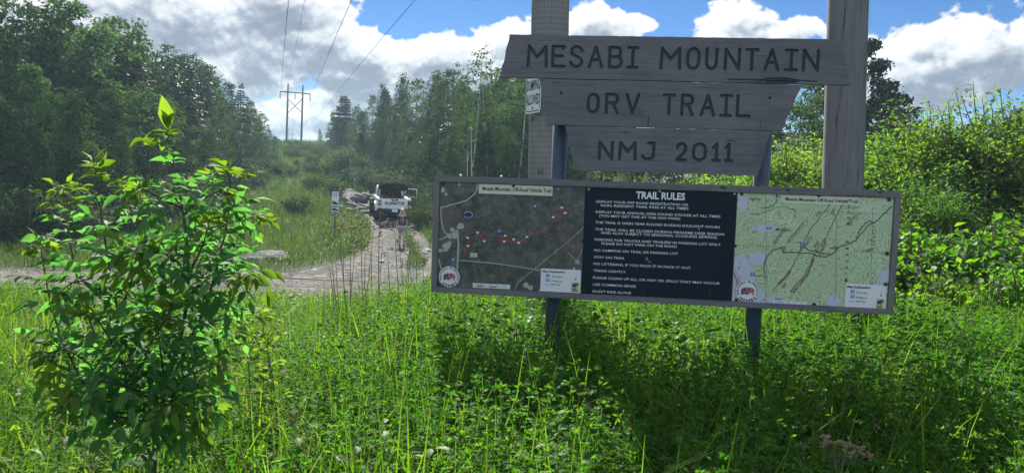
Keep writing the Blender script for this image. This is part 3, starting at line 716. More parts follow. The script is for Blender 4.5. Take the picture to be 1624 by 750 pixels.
def emblem(parent, u, z, r):
    f = Flat(); f.disc(u, z, r * 1.0, 2, INK, 32); f.disc(u, z, r * .985, 3, WHITE, 32)
    def ringtext(s, a0, a1, flip, hh):
        for k, ch in enumerate(s):
            if ch == ' ': continue
            a = RAD(a0 + (a1 - a0) * k / (len(s) - 1)); rr = r * .83
            f.text(ch, 0, 0, .95, hh, 4, INK, .035, rot=(a - math.pi / 2) if not flip else (a + math.pi / 2), centre=(u + rr * math.cos(a), z + rr * math.sin(a)))
    ringtext('NORTHERN MINNESOTA', 200, -20, False, r * .17); ringtext('JEEPERS', 222, 318, True, r * .26)
    # the club's blotchy off-road car badge, grey on one half and red on the other
    for pts, mi in (([(-.56, -.05), (-.50, .16), (-.30, .30), (-.06, .34), (-.04, -.30), (-.30, -.22), (-.36, -.34), (-.5, -.30)], GREY),
                    ([(-.03, .34), (.22, .36), (.46, .28), (.60, .05), (.52, -.32), (.40, -.34), (.34, -.16), (.12, -.18), (.06, -.34), (-.03, -.30)], PINK)):
        f.poly([(u + a * r, z + b_ * r) for a, b_ in pts], 4, mi)
    rn = random.Random(5)
    for k in range(16):
        a, b_ = rn.uniform(-.48, .5), rn.uniform(-.2, .26); q = rn.uniform(.03, .08)
        f.b.add([(u + (a + q * math.cos(w_) * rn.uniform(.6, 1.6)) * r, BY - .0058 - k * .00003, z + (b_ + q * math.sin(w_)) * r) for w_ in (0, 1.2, 2.5, 3.7, 5)], [(0, 1, 2, 3, 4)], rn.choice([WHITE, INK, GREY, PINK]))
    return f.b.build('club_emblem', INKS, parent)
def scale_bar(parent, x0, z0, x1, z1):
    f = Flat(); f.rect(x0, z0, x1, z1, 2, WHITE); W_, H_ = x1 - x0, z1 - z0
    f.text('0 0.050.1', x0 + .06 * W_, z0 + .62 * H_, x0 + .32 * W_, z0 + .88 * H_, 3, INK, .005)
    for s, a in (('0.2', .43), ('0.3', .62), ('0.4', .80)): f.text(s, x0 + a * W_, z0 + .62 * H_, x0 + (a + .07) * W_, z0 + .88 * H_, 3, INK, .005)
    f.line([(x0 + .08 * W_, z0 + .42 * H_), (x0 + .92 * W_, z0 + .42 * H_)], .001, 3, INK)
    f.rect(x0 + .1 * W_, z0 + .26 * H_, x0 + .28 * W_, z0 + .46 * H_, 4, INK); f.rect(x0 + .46 * W_, z0 + .26 * H_, x0 + .63 * W_, z0 + .46 * H_, 4, INK)
    return f.b.build('scale_bar', INKS, parent)
def title(parent, x0, z0, x1, z1, mi):
    f = Flat(); f.rect(x0, z0, x1, z1, 2, mi); W_, H_ = x1 - x0, z1 - z0
    f.text('Mesabi Mountain Off-Road Vehicle Trail', x0 + .05 * W_, z0 + .34 * H_, x1 - .02 * W_, z0 + .74 * H_, 3, INK, .018)
    return f.b.build('title_strip', INKS, parent)
def bolts(parent, spots, big=True):
    for (x, y, k) in spots:
        u, z = bp(x, y); b = MB(); b.ico((u, BY - .003, z), .011 if big else .008, 0, .05, 2, (1, .6, 1)); b.build('bolt', M[k], parent, True)

# --- aerial panel prints
A = lambda X, Y: bp(680 + X / 3.125, 260 + Y / 3.125)
fl = Flat()
for pts, wd in (([(240, 90), (238, 128), (225, 150), (187, 181), (120, 200), (58, 217)], .007), ([(58, 217), (60, 270), (68, 320), (80, 340), (95, 352)], .007), ([(50, 378), (80, 365), (95, 350), (118, 346)], .007),
                ([(140, 330), (146, 400), (142, 470), (140, 520)], .010), ([(150, 478), (300, 490), (430, 508), (550, 527)], .0055), ([(425, 628), (440, 590), (560, 490), (690, 385), (768, 315)], .003),
                ([(690, 440), (735, 485), (755, 500)], .003), ([(48, 475), (60, 520)], .008), ([(735, 480), (762, 420)], .003), ([(545, 632), (560, 610)], .006)):
    fl.line([A(*p) for p in pts], wd, 1, ROADC)
rn = random.Random(3)
for X, Y, r in ((158, 308, 20), (130, 350, 20), (115, 325, 12), (85, 410, 22), (60, 430, 14), (100, 395, 12), (735, 485, 13), (720, 520, 8), (480, 600, 16), (505, 615, 14), (70, 130, 12), (85, 150, 8), (150, 100, 8), (640, 125, 6), (525, 210, 8), (100, 360, 12)):
    u, z = A(X, Y); fl.poly([(u + r * .00125 * rn.uniform(.55, 1.25) * math.cos(a), z + r * .00125 * rn.uniform(.55, 1.25) * math.sin(a)) for a in np.linspace(0, 5.8, 9)], 1, CLEAR)
u, z = A(194, 252); fl.disc(u, z, .029, 1, CLEAR, 18, .021); fl.disc(u, z, .024, 2, NAVY, 18, .016)
u, z = A(172, 252); fl.disc(u, z, .012, 2, NAVY, 10, .008)
RT = [(172, 462), (178, 420), (190, 395), (215, 365), (242, 350), (270, 352), (268, 375), (300, 376), (350, 380), (400, 384), (440, 386), (465, 378), (480, 365), (510, 345), (560, 335), (600, 318), (612, 292), (635, 262), (655, 235), (672, 225)]
fl.line([A(*p) for p in RT], .0034, 2, RED)
for pts in ([(350, 355), (375, 368), (400, 380)], [(182, 440), (195, 405), (205, 375)], [(440, 386), (470, 392), (480, 375)], [(640, 275), (660, 250), (676, 238), (658, 232)], [(255, 352), (262, 372), (272, 358)], [(375, 378), (415, 386), (430, 378)]):
    fl.line([A(*p) for p in pts], .0032, 2, RED)
u, z = A(357, 357); fl.disc(u, z, .009, 2, RED, 10)
for X, Y in ((660, 217), (676, 243), (617, 264), (486, 362), (445, 391), (420, 374), (373, 385), (378, 356), (274, 383), (241, 340), (192, 366), (193, 406)):
    u, z = A(X, Y); fl.disc(u, z, .0095, 3, WHITE, 10, .0065)
u0, z0 = A(205, 461); u1, z1 = A(240, 443); fl.rect(u0, z0, u1, z1, 3, CREAM); fl.text('Bridge', u0 + .008, z0 + .007, u1 - .006, z0 + .015, 4, INK, .005); fl.line([A(188, 456), A(206, 453)], .0015, 3, INK)
for X, Y in ((350, 332), (121, 474)):
    u, z = A(X, Y); fl.rect(u - .013, z - .010, u + .013, z + .010, 3, BLUE); fl.text('P' if X < 200 else 'A', u - .005, z - .006, u + .005, z + .006, 4, WHITE, .01)
fl.b.build('printed_route', INKS, pA)
u0, z0 = A(246, 138); u1, z1 = A(614, 108); title(pA, u0, z0 - .010, u1, z1 - .004, CREAM)
u0, z0 = A(551, 646); u1, z1 = A(755, 530); legend(pA, None, u0, .992, -.482, z1 + .004)
u, z = A(100, 560); emblem(pA, u, z, .067)
u0, z0 = A(216, 630); u1, z1 = A(402, 606); scale_bar(pA, u0, .995, u1, 1.023)
bolts(pA, [(814, 294, 'bolt'), (692, 452, 'bolt'), (703, 291, 'bolt')])
for (x, y) in ((795, 281), (731, 279.5)):
    u, z = bp(x, y); b = MB(); b.ico((u, .0, z), .010, 0, .03, 2, (1, .6, 1)); b.build('bolt', M['bolt_zinc'], sign, True)

# --- contour map prints
Tm = lambda X, Y: bp(1150 + X / 3.125, 270 + Y / 3.125)
fl = Flat(); rn = random.Random(9)
M['map_white'] = plain('pale lilac map area', (.50, .53, .63), .5, var=.1, scale=50)
M['map_brown'] = plain('brown hatched map ridge', (.33, .20, .15), .6, var=.4, scale=90)
TI = INKS + [M['map_white'], M['map_brown']]
def blob(X, Y, rx, ry, mi, layer=1, n=14):
    fl.poly([Tm(X + rx * math.cos(a) * rn.uniform(.8, 1.15), Y + ry * math.sin(a) * rn.uniform(.75, 1.2)) for a in np.linspace(0, 2 * math.pi * (n - 1) / n, n)], layer, mi)
for q in ((88, 165, 26, 45), (195, 290, 62, 22), (85, 470, 34, 60), (160, 440, 50, 38), (110, 520, 40, 60), (800, 515, 30, 24), (785, 545, 35, 18), (540, 650, 40, 30), (150, 620, 45, 40), (250, 640, 50, 18)): blob(*q, 11)
def wig(pts, wd, mi, layer=2, amp=3, n=6):
    out = []
    for a, b_ in zip(pts[:-1], pts[1:]):
        for k in range(n): f_ = k / n; out.append(Tm(a[0] + (b_[0] - a[0]) * f_ + rn.uniform(-amp, amp), a[1] + (b_[1] - a[1]) * f_ + rn.uniform(-amp, amp)))
    out.append(Tm(*pts[-1])); fl.line(out, wd, layer, mi)
for pts, wd in (([(245, 365), (260, 335), (285, 305), (300, 285)], .009), ([(310, 355), (335, 325), (360, 300), (390, 260)], .008), ([(265, 560), (300, 530), (325, 495)], .010), ([(285, 580), (300, 560)], .012), ([(330, 600), (365, 560), (400, 520), (425, 470), (436, 435)], .011),
                ([(375, 385), (410, 355), (430, 330)], .008), ([(440, 380), (465, 355)], .010), ([(475, 405), (492, 370), (500, 345)], .011), ([(525, 385), (560, 380)], .010), ([(620, 270), (630, 240), (650, 225)], .006), ([(525, 215), (545, 190)], .008), ([(700, 395), (735, 390)], .007), ([(450, 225), (475, 200)], .006)):
    wig(pts, wd, 12, 1, 3, 4)
    off = 6; wig([(p_[0] + off, p_[1] + off) for p_ in pts], .002, INK, 2, 3, 4)
TR = [(195, 465), (205, 430), (235, 400), (265, 390), (285, 380), (290, 405), (340, 410), (395, 410), (430, 412), (470, 425), (510, 430), (545, 405), (570, 378), (600, 370), (650, 350), (665, 325), (700, 290), (725, 265), (745, 255), (775, 235), (828, 180)]
wig(TR, .0042, INK, 3, 3, 3)
wig([(660, 318), (690, 275), (720, 250), (735, 262)], .004, INK, 3, 4, 4); wig([(395, 380), (420, 400), (450, 395), (470, 415), (520, 412)], .004, INK, 3, 4, 3); wig([(283, 380), (300, 380), (298, 408)], .003, INK, 3, 2, 2)
for pts, wd in (([(205, 110), (205, 660)], .0014), ([(555, 240), (550, 640)], .0014), ([(62, 372), (260, 378)], .0014), ([(735, 215), (725, 570)], .0014), ([(600, 215), (830, 215)], .0014), ([(640, 400), (820, 415)], .0014), ([(195, 465), (194, 525)], .003), ([(150, 522), (194, 525)], .003),
                ([(160, 222), (290, 180), (350, 195), (345, 240)], .002), ([(240, 600), (330, 490), (375, 400), (420, 300), (520, 170)], .003), ([(340, 610), (410, 520), (445, 420), (500, 330), (600, 150)], .003), ([(180, 190), (240, 180), (262, 130), (255, 112)], .003), ([(120, 260), (160, 275), (150, 300)], .0015)):
    wig(pts, wd, INK, 2, 1.5 if wd < .002 else 4, 5)
fl.line([Tm(45, 510), Tm(66, 565)], .006, 3, RED)
for X, Y in ((70, 462), (68, 485), (72, 480)): u, z = Tm(X, Y); fl.disc(u, z, .004, 3, RED, 6)
for s, X, Y, X1, hh in (('Highway', 120, 140, 180, 12), ('Mud Lake', 255, 292, 328, 13), ('442', 205, 286, 235, 10), ('South', 130, 215, 175, 9), ('Quad', 250, 635, 285, 8)):
    u, z = Tm(X, Y); u1, _ = Tm(X1, Y); fl.text(s, u, z - hh * .0006, u1, z + hh * .0006, 3, GREY, .005)
def updown(s, X0, Y0, X1, Y1, hh):
    for k, ch in enumerate(s):
        f_ = k / (len(s) - 1); u, z = Tm(X0 + (X1 - X0) * f_, Y0 + (Y1 - Y0) * f_); fl.text(ch, 0, 0, 1.0, hh, 3, INK, .01, rot=math.pi / 2, centre=(u, z))
updown('MISSABE', 602, 545, 610, 355, .017); updown('MOUNT', 612, 265, 618, 150, .015); updown('PIONEER', 737, 370, 742, 260, .010); updown('NAT', 732, 560, 735, 510, .010)
u0, z0 = Tm(218, 505); u1, z1 = Tm(267, 486); fl.rect(u0, z0, u1, z1, 3, CREAM); fl.text('Bridge', u0 + .012, z0 + .008, u1 - .008, z0 + .016, 4, INK, .005)
for X, Y in ((384, 369), (138, 515)):
    u, z = Tm(X, Y); fl.rect(u - .012, z - .011, u + .012, z + .011, 3, BLUE); fl.text('P' if X < 200 else 'A', u - .005, z - .006, u + .005, z + .006, 4, WHITE, .01)
fl.b.build('printed_route', TI, pT)
u0, z0 = Tm(281, 158); u1, z1 = Tm(668, 142); title(pT, u0, z0 - .006, u1, z1 + .006, CREAM)
u0, z0 = Tm(593, 690); u1, z1 = Tm(815, 580); legend(pT, None, u0, .975, 1.312, z1 + .010)
u, z = Tm(112, 600); emblem(pT, u, z, .070)
u0, z0 = Tm(238, 668); u1, z1 = Tm(408, 655); scale_bar(pT, u0, .976, u1, 1.004)
bolts(pT, [(1177, 307.5, 'bolt'), (1300, 310, 'bolt_dark'), (1411, 316.5, 'bolt'), (1408, 402, 'bolt_dark'), (1405.5, 451, 'bolt'), (1292, 483, 'bolt_dark'), (1168.5, 476, 'bolt')])
for (x, y) in ((963, 286), (1147, 297), (1250, 301.5), (1397, 305)):
    u, z = bp(x, y); b = MB(); b.ico((u, .0005, z), .014, 0, .35, 1, (1.4, .25, .7)); b.build('knot', M['groove'], sign)

# ------------------------------------------------------------------ utility poles beside the sign
def near_pole(name, label, mat, pts, h_top, r0, r1):
    (x0, y0), (x1, y1) = pts; d = 6.2; a = at(x0, y0, d); b_ = at(x1, y1, d); dx = (a[0] - b_[0]) / (a[2] - b_[2])
    base = np.array([b_[0] - dx * b_[2], d, 0]); z0 = G1(base[0], d) - .4
    o = MB(); zs = list(np.linspace(z0, h_top, 26))
    o.tube([(dx * z, 0, z) for z in zs], [r0 + (r1 - r0) * (z - z0) / (h_top - z0) for z in zs], 28)
    ob = o.build(name, mat, None, True, loc=base); tag(ob, label, 'utility pole'); return ob, base, dx
near_pole('utility_pole', 'thick wooden utility pole with rows of small incised dots behind the sign', M['pole_dots'], ((873, 0), (868, 278)), 11.5, .160, .125)
poleR, pb, pdx = near_pole('utility_pole', 'thick grey wooden utility pole with long vertical cracks beside the sign', M['pole_crack'], ((1345, 0), (1336, 300)), 11.5, .162, .128)

# no dumping sign fixed to the side of the dotted pole
Rt = at(857.5, 150, 5.96); Lf = at(834, 150, 6.20)
ax = (Rt - Lf); ax[2] = 0; wsg = np.linalg.norm(ax); ax /= wsg; nrm = np.array([ax[1], -ax[0], 0]) # faces the viewer's side
top, bot = at(857, 103, 5.96)[2], at(857, 178, 5.96)[2]
nd = thing('no_dumping_sign', 'narrow white metal sign reading DUMPING ALLOWED nailed to the dotted pole', 'sign', (Lf + Rt) / 2 * np.array([1, 1, 0]) + np.array([0, 0, bot]), math.atan2(ax[1], ax[0]))
H_ = top - bot; hw = wsg / 2
def rrect(x0, z0, x1, z1, r, n=5):
    P = []
    for cx, cz, a0 in ((x1 - r, z1 - r, 0), (x0 + r, z1 - r, 90), (x0 + r, z0 + r, 180), (x1 - r, z0 + r, 270)): P += arc(cx, cz, r, r, a0, a0 + 90, n)
    return P
b = MB(); b.prism(rrect(-hw, 0, hw, H_, .025), 0, .003); b.build('plate', M['white_sheet'], nd)
f = MB(); v_ = rrect(-hw + .012, .012, hw - .012, H_ - .012, .02); v2 = rrect(-hw + .019, .019, hw - .019, H_ - .019, .015); n_ = len(v_)
f.add([(a, -.001, z) for a, z in v_] + [(a, -.001, z) for a, z in v2], [(i, (i + 1) % n_, (i + 1) % n_ + n_, i + n_) for i in range(n_)]); f.build('border', M['ink'], nd)
f = MB()
for s, z0, hh, wf in (('NO', .285, .075, .45), ('DUMPING', .178, .080, .84), ('ALLOWED', .068, .080, .84)):
    v, fc = text_mesh(s, .012); a = np.array(v); lo, hi = a.min(0), a.max(0); cp = text_cap(.012)
    f.add([((p[0] - (lo[0] + hi[0]) / 2) / (hi[0] - lo[0]) * 2 * hw * wf, -.0015, z0 + p[1] / cp * hh) for p in v], fc)
f.build('lettering', M['ink'], nd)
b = MB(); b.ico((0, -.003, .04), .008, 0, .02, 1); b.build('nail', M['bolt_dark'], nd)

# ------------------------------------------------------------------ pickup truck, seen from behind
TX, TY = at(617, 351, 42)[0], 42.0
HEAD = RAD(14.5)                                       # heading turned to the left of straight ahead
gslope = math.atan2(G1(TX - 1.0, TY + 3.4) - G1(TX, TY), 3.5)
tr = thing('pickup_truck', 'white four-door pickup with black roof tent and open passenger door on the trail', 'pickup truck', (TX, TY + 1.0, G1(TX, TY + 1.0) + .0), HEAD)
tr.rotation_euler = (gslope * .8, 0, HEAD)
WP, BK, GLS = M['white_paint'], M['black_plastic'], M['black_gloss']
def tpart(name, fn, mat, bevel=.0, smooth=False, parent=None, label=None):
    b = MB(); fn(b); o = b.build(name, mat, parent or tr, smooth, bevel)
    if label: o['label'] = label
    return o
RW = .92                                               # half width of the tub
# local: y forward, rear axle y=0, tailgate y=-1.25, front axle y=3.49
def f(b):
    for s in (-1, 1): b.box((s * .80, -.02, .95), (.20, 2.36, .62))            # bed sides
    b.box((0, -.02, .72), (1.45, 2.36, .12)); b.box((0, 1.12, .95), (1.5, .08, .60))
tpart('cargo_bed', f, WP, .03)
tpart('tailgate', lambda b: b.box((0, -1.225, .965), (1.40, .07, .57)), WP, .02)
tg = [o for o in tr.children if o.name.startswith('tailgate')][0]
v, fc = text_mesh('GLADIATOR', .045); a = np.array(v); lo, hi = a.min(0), a.max(0)
b = MB(); b.add([(-.55 + (p[0] - lo[0]) / (hi[0] - lo[0]) * 1.1, -1.264, .93 + p[1] / text_cap(.045) * .16) for p in v], fc); b.build('lettering', M['ink'], tg)
tpart('handle', lambda b: b.box((0, -1.268, 1.185), (.38, .02, .09)), BK, .01, parent=tg)
def f(b):                                              # cab tub: doors, cowl, bonnet
    b.prism([(1.20, .50), (1.20, 1.22), (3.0, 1.22), (3.02, 1.16), (4.20, 1.10), (4.28, .95), (4.28, .62), (3.0, .50)], -.80, .80, axis='x')
tpart('body', f, WP, .04)
def f(b):                                              # hardtop shell: roof and pillars
    b.prism([(1.16, 1.72), (1.30, 1.80), (2.55, 1.80), (2.70, 1.74), (2.70, 1.70), (1.18, 1.68)], -.70, .70, axis='x')
    for s in (-1, 1):
        for (y0, y1) in ((1.17, 1.34), (2.02, 2.14)): b.prism([(y0, 1.20), (y0, 1.72), (y1, 1.72), (y1, 1.20)], s * .78 if s < 0 else .57, -.57 if s < 0 else .78, axis='x')
        b.tube([(s * .70, 2.95, 1.20), (s * .66, 2.62, 1.74)], .04, 6)
    b.box((0, 1.19, 1.26), (1.40, .05, .10))
tpart('hardtop', f, WP, .02)
tpart('rear_window', lambda b: b.box((0, 1.155, 1.47), (1.16, .02, .44)), plain('shaded rear window', (.010, .012, .014), .6, spec=.15))
tpart('windscreen', lambda b: b.add([(-.64, 2.98, 1.21), (.64, 2.98, 1.21), (.61, 2.66, 1.71), (-.61, 2.66, 1.71)], [(0, 1, 2, 3)]), GLS)
for s in (-1, 1):
    tpart('side_window', lambda b: (b.box((s * .73, 1.68, 1.45), (.02, .62, .42)),), GLS)
tpart('side_window', lambda b: b.box((-.73, 2.40, 1.45), (.02, .50, .42)), GLS)
# fenders, wheels
for s in (-1, 1):
    for y in (0, 3.49):
        def f(b):
            pr = [(y + .60 * math.cos(q), .46 + .56 * math.sin(q)) for q in np.linspace(.15, math.pi - .15, 11)] + [(y + .50 * math.cos(q), .46 + .47 * math.sin(q)) for q in np.linspace(math.pi - .15, .15, 11)]
            b.prism(pr, s * .80 if s < 0 else .80, s * .99 if s < 0 else .99, axis='x') if False else b.prism(pr, min(s * .80, s * 1.0), max(s * .80, s * 1.0), axis='x')
        tpart('fender_flare', f, WP if y == 0 else BK, .015)
        wh = bpy.data.objects.new('wheel', None); COL.objects.link(wh); wh.parent = tr; wh.location = (s * .86, y, .45)
        b = MB(); R = .45
        prof = [(-.15, .27), (-.15, .40), (-.12, .44), (-.05, R), (.05, R), (.12, .44), (.15, .40), (.15, .27)]
        n_ = 28; vv = [(px_, r_ * math.cos(2 * math.pi * k / n_) * (1 + (.012 if k % 2 and r_ > .43 else 0)), r_ * math.sin(2 * math.pi * k / n_) * (1 + (.012 if k % 2 and r_ > .43 else 0))) for k in range(n_) for px_, r_ in prof]
        L_ = len(prof); b.add(vv, [(k * L_ + j, k * L_ + (j + 1) % L_, ((k + 1) % n_) * L_ + (j + 1) % L_, ((k + 1) % n_) * L_ + j) for k in range(n_) for j in range(L_)])
        b.build('tyre', M['rubber'], wh)
        b = MB(); b.tube([(s * -.08, 0, 0), (s * .09, 0, 0)], .26, 20)
        for k in range(5): q = 2 * math.pi * k / 5; b.box((s * .10, .14 * math.cos(q), .14 * math.sin(q)), (.03, .22, .05), Matrix.Rotation(q, 3, 'X'))
        b.build('rim', M['rim'], wh)
# lamps, bumper, plate, chassis
for s in (-1, 1):
    tpart('tail_light', lambda b: (b.box((s * .80, -1.235, 1.02), (.17, .06, .26)),), M['tail_red'], .015)
def f(b):
    b.prism([(-.95, .50), (-.95, .66), (-.85, .72), (-.35, .70), (.35, .70), (.85, .72), (.95, .66), (.95, .50), (.6, .44), (-.6, .44)], -1.42, -1.20)
tpart('rear_bumper', f, BK, .02)
tpart('licence_plate', lambda b: b.box((0, -1.435, .615), (.31, .012, .155)), M['white_sheet'])
def f(b):
    b.box((0, 1.6, .50), (.9, 5.2, .14)); b.tube([(-.75, 0, .45), (.75, 0, .45)], .07, 10); b.tube([(-.75, 3.49, .45), (.75, 3.49, .45)], .06, 10); b.ico((0, 0, .45), .17, 0, .05, 2)
    b.box((0, 4.38, .62), (1.6, .18, .22))
tpart('chassis', f, BK)
# roof tent over the bed rack
def f(b):
    for s in (-1, 1):
        for y in (-1.05, .95): b.tube([(s * .76, y, 1.24), (s * .70, y, 1.70)], .03, 6)
        b.tube([(s * .70, -1.1, 1.70), (s * .70, 1.0, 1.70)], .03, 6)
    for y in (-1.05, -.05, .95): b.tube([(-.70, y, 1.71), (.70, y, 1.71)], .025, 6)
tpart('bed_rack', f, BK)
def f(b):
    pr = [(-.74, 1.755), (-.72, 1.90), (-.60, 1.985), (-.25, 2.02), (.25, 2.02), (.60, 1.985), (.72, 1.90), (.74, 1.755)]
    b.prism(pr, -1.18, 1.05)
rt = tpart('roof_tent', f, plain('black tent shell', (.008, .009, .011), 1.0, spec=.0), .02)
tpart('logo_strip', lambda b: b.box((.12, -1.187, 1.90), (.26, .008, .04)), M['rim'], parent=rt)
# open passenger door hinged at its front edge, mirrors
dr = bpy.data.objects.new('door', None); COL.objects.link(dr); dr.parent = tr; dr.location = (.78, 2.10, 0); dr.rotation_euler = (0, 0, RAD(68)); dr['label'] = 'open passenger door'
dr.location = (.79, 1.75, 0)
b = MB(); W_ = .86                                      # the leaf runs to local -y from its hinge
b.prism([(-W_, .58), (-W_ + .06, .52), (0, .52), (0, 1.22), (-W_, 1.22)], 0, .06, axis='x')
b.prism([(-W_, 1.22), (-W_ + .05, 1.68), (-.16, 1.70), (0, 1.24), (-.05, 1.24), (-.19, 1.65), (-W_ + .10, 1.63), (-W_ + .055, 1.22)], .01, .05, axis='x')
b.build('door_shell', WP, dr, False, .012)
b = MB(); b.box((-.008, -W_ / 2, .90), (.02, W_ - .22, .54)); b.build('door_lining', BK, dr, bevel=.008)
b = MB(); b.prism([(-W_ + .055, 1.225), (-W_ + .10, 1.63), (-.19, 1.65), (-.05, 1.24)], .025, .035, axis='x'); b.build('door_window', GLS, dr)
tpart('side_mirror', lambda b: (b.box((-1.02, 2.72, 1.36), (.20, .10, .24)), b.tube([(-.80, 2.74, 1.28), (-.98, 2.73, 1.32)], .03, 6)), BK, .02)
# load in the bed
tpart('cargo_bundle', lambda b: (b.ico((-.35, -.3, 1.28), .30, 0, .18, 2, (1, 1.6, .8)), b.ico((.30, .2, 1.26), .28, 0, .2, 2, (1.1, 1.4, .7))), plain('dusky red load cover', (.09, .035, .035), .8), smooth=True)

# ------------------------------------------------------------------ woman walking down the trail
PX, PYd = at(637, 391, 33)[0], 33.0
pz = G1(PX, PYd)
pe = thing('person', 'woman with long blond hair in dark printed t-shirt and grey shorts walking down trail', 'person', (PX, PYd, pz + .015), RAD(6))
PS = 1.60 / 1.60
def skin_body(name, nodes, edges, mat, parent, sub=2):
    me = bpy.data.meshes.new(name); keys = list(nodes); ix = {k: i for i, k in enumerate(keys)}
    me.from_pydata([nodes[k][0] for k in keys], [(ix[a], ix[b_]) for a, b_ in edges], []); me.update()
    o = bpy.data.objects.new(name, me); COL.objects.link(o)
    md = o.modifiers.new('skin', 'SKIN'); sv = me.skin_vertices[0].data
    for k, i in ix.items():
        r = nodes[k][1]; sv[i].radius = r if isinstance(r, tuple) else (r, r); sv[i].use_root = (i == 0)
    md.use_smooth_shade = True; s = o.modifiers.new('sub', 'SUBSURF'); s.levels = sub; s.render_levels = sub
    dg = bpy.context.evaluated_depsgraph_get(); dg.update(); m2 = bpy.data.meshes.new_from_object(o.evaluated_get(dg)); o.modifiers.clear(); o.data = m2
    m2.materials.clear(); m2.materials.append(mat); m2.polygons.foreach_set('use_smooth', [True] * len(m2.polygons)); o.parent = parent; return o
N_ = {'pelvis': ((0, 0, .84), (.13, .10)), 'waist': ((0, -.005, .97), (.105, .08)), 'chest': ((0, -.015, 1.15), (.13, .10)), 'yoke': ((0, 0, 1.28), (.10, .075)), 'neck': ((0, -.005, 1.355), .048), 'jaw': ((0, -.03, 1.42), .062), 'skull': ((0, -.015, 1.50), (.072, .082)), 'crown': ((0, 0, 1.55), .055)}
E_ = [('pelvis', 'waist'), ('waist', 'chest'), ('chest', 'yoke'), ('yoke', 'neck'), ('neck', 'jaw'), ('jaw', 'skull'), ('skull', 'crown')]
for s, n_, sw in ((-1, 'l', .09), (1, 'r', -.10)):
    N_.update({'sh' + n_: ((s * .155, 0, 1.275), .05), 'el' + n_: ((s * .215, .02 + sw * .3, 1.03), .036), 'wr' + n_: ((s * .225, -.05 - sw, .82), .025), 'pa' + n_: ((s * .225, -.065 - sw, .765), (.034, .018)),
               'hp' + n_: ((s * .085, 0, .79), .085), 'kn' + n_: ((s * .09, -.03 + sw * 1.1, .44), .052), 'ca' + n_: ((s * .09, .01 + sw * 1.2, .30), .046), 'an' + n_: ((s * .09, .02 + sw * 1.4, .075), .032), 'to' + n_: ((s * .105, -.13 + sw * 1.4, .03), .034)})
    E_ += [('yoke', 'sh' + n_), ('sh' + n_, 'el' + n_), ('el' + n_, 'wr' + n_), ('wr' + n_, 'pa' + n_), ('pelvis', 'hp' + n_), ('hp' + n_, 'kn' + n_), ('kn' + n_, 'ca' + n_), ('ca' + n_, 'an' + n_), ('an' + n_, 'to' + n_)]
    for q, (dx_, ln_) in enumerate(((-.024, .055), (-.008, .066), (.008, .062), (.023, .048))):
        a_, b_ = 'f%d' % q + n_, 'g%d' % q + n_
        N_[a_] = ((s * .225 + dx_ * .4, -.072 - sw + dx_, .735), .0085); N_[b_] = ((s * .222 + dx_ * .4, -.085 - sw + dx_, .735 - ln_), .007); E_ += [('pa' + n_, a_), (a_, b_)]
    N_['t' + n_] = ((s * .205, -.105 - sw, .775), .010); N_['u' + n_] = ((s * .20, -.12 - sw, .735), .0085); E_ += [('pa' + n_, 't' + n_), ('t' + n_, 'u' + n_)]
body = skin_body('body', N_, E_, M['skin'], pe)
# face
b = MB(); b.ico((0, -.105, 1.475), .016, 0, 0, 1, (.8, 1, 1.3)); b.build('nose', M['skin'], pe, True)
for s in (-1, 1): b = MB(); b.ico((s * .030, -.094, 1.497), .011, 0, 0, 1, (1.3, .6, .8)); b.build('eye', M['ink'], pe, True)
b = MB(); b.ico((0, -.094, 1.437), .02, 0, 0, 1, (1.1, .4, .3)); b.build('mouth', M['logo_pink'], pe, True)
# long hair: cap plus falling locks at both sides and behind
b = MB(); b.ico((0, .022, 1.525), .104, 0, .02, 3, (.92, .95, .95))
for q in np.linspace(RAD(-28), RAD(208), 23):
    x, y = .088 * math.cos(q), .03 + .085 * math.sin(q); ln_ = .36 + .08 * rng.random(); k = rng.uniform(-.01, .01)
    b.tube([(x * .9, y, 1.55), (x * 1.05, y, 1.46), (x * 1.25 + k, y - .005, 1.34), (x * 1.30 + k * 2, y - .02, 1.55 - ln_)], [.02, .026, .028, .008], 6)
b.build('hair', M['hair'], pe, True)
# clothes follow the body
mt, t = new_mat('dark printed cotton'); co = obj_co(t); s_ = t.new('ShaderNodeSeparateXYZ'); t.put(s_.inputs[0], co)
pat = t.math('MULTIPLY', t.maprange(t.noise(co, 22, 5, .7), .48, .56), t.maprange(t.math('ADD', t.math('ABSOLUTE', s_.outputs[0]), t.math('ABSOLUTE', t.math('SUBTRACT', s_.outputs[2], 1.10))), .16, .12))
finish(t, princ(t, t.mix(pat, (.022, .026, .035), (.42, .42, .44)), .85)); M['shirt'] = mt
mt, t = new_mat('grey patterned cotton'); co = obj_co(t)
finish(t, princ(t, t.mix(t.maprange(t.noise(co, 26, 4, .7), .45, .55), (.12, .12, .13), (.36, .36, .37)), .85)); M['shorts'] = mt
SN_ = {'p': ((0, 0, .86), (.165, .125)), 'w': ((0, -.005, .98), (.145, .108)), 'c': ((0, -.015, 1.16), (.155, .122)), 'y': ((0, 0, 1.285), (.115, .085)), 'n': ((0, 0, 1.325), .06)}
SE_ = [('p', 'w'), ('w', 'c'), ('c', 'y'), ('y', 'n')]
for s, n_ in ((-1, 'l'), (1, 'r')): SN_.update({'a' + n_: ((s * .16, 0, 1.275), .062), 'b' + n_: ((s * .205, .015, 1.11), .056)}); SE_ += [('y', 'a' + n_), ('a' + n_, 'b' + n_)]
skin_body('t_shirt', SN_, SE_, M['shirt'], pe)
SN_ = {'p': ((0, 0, .86), (.150, .118))}; SE_ = []
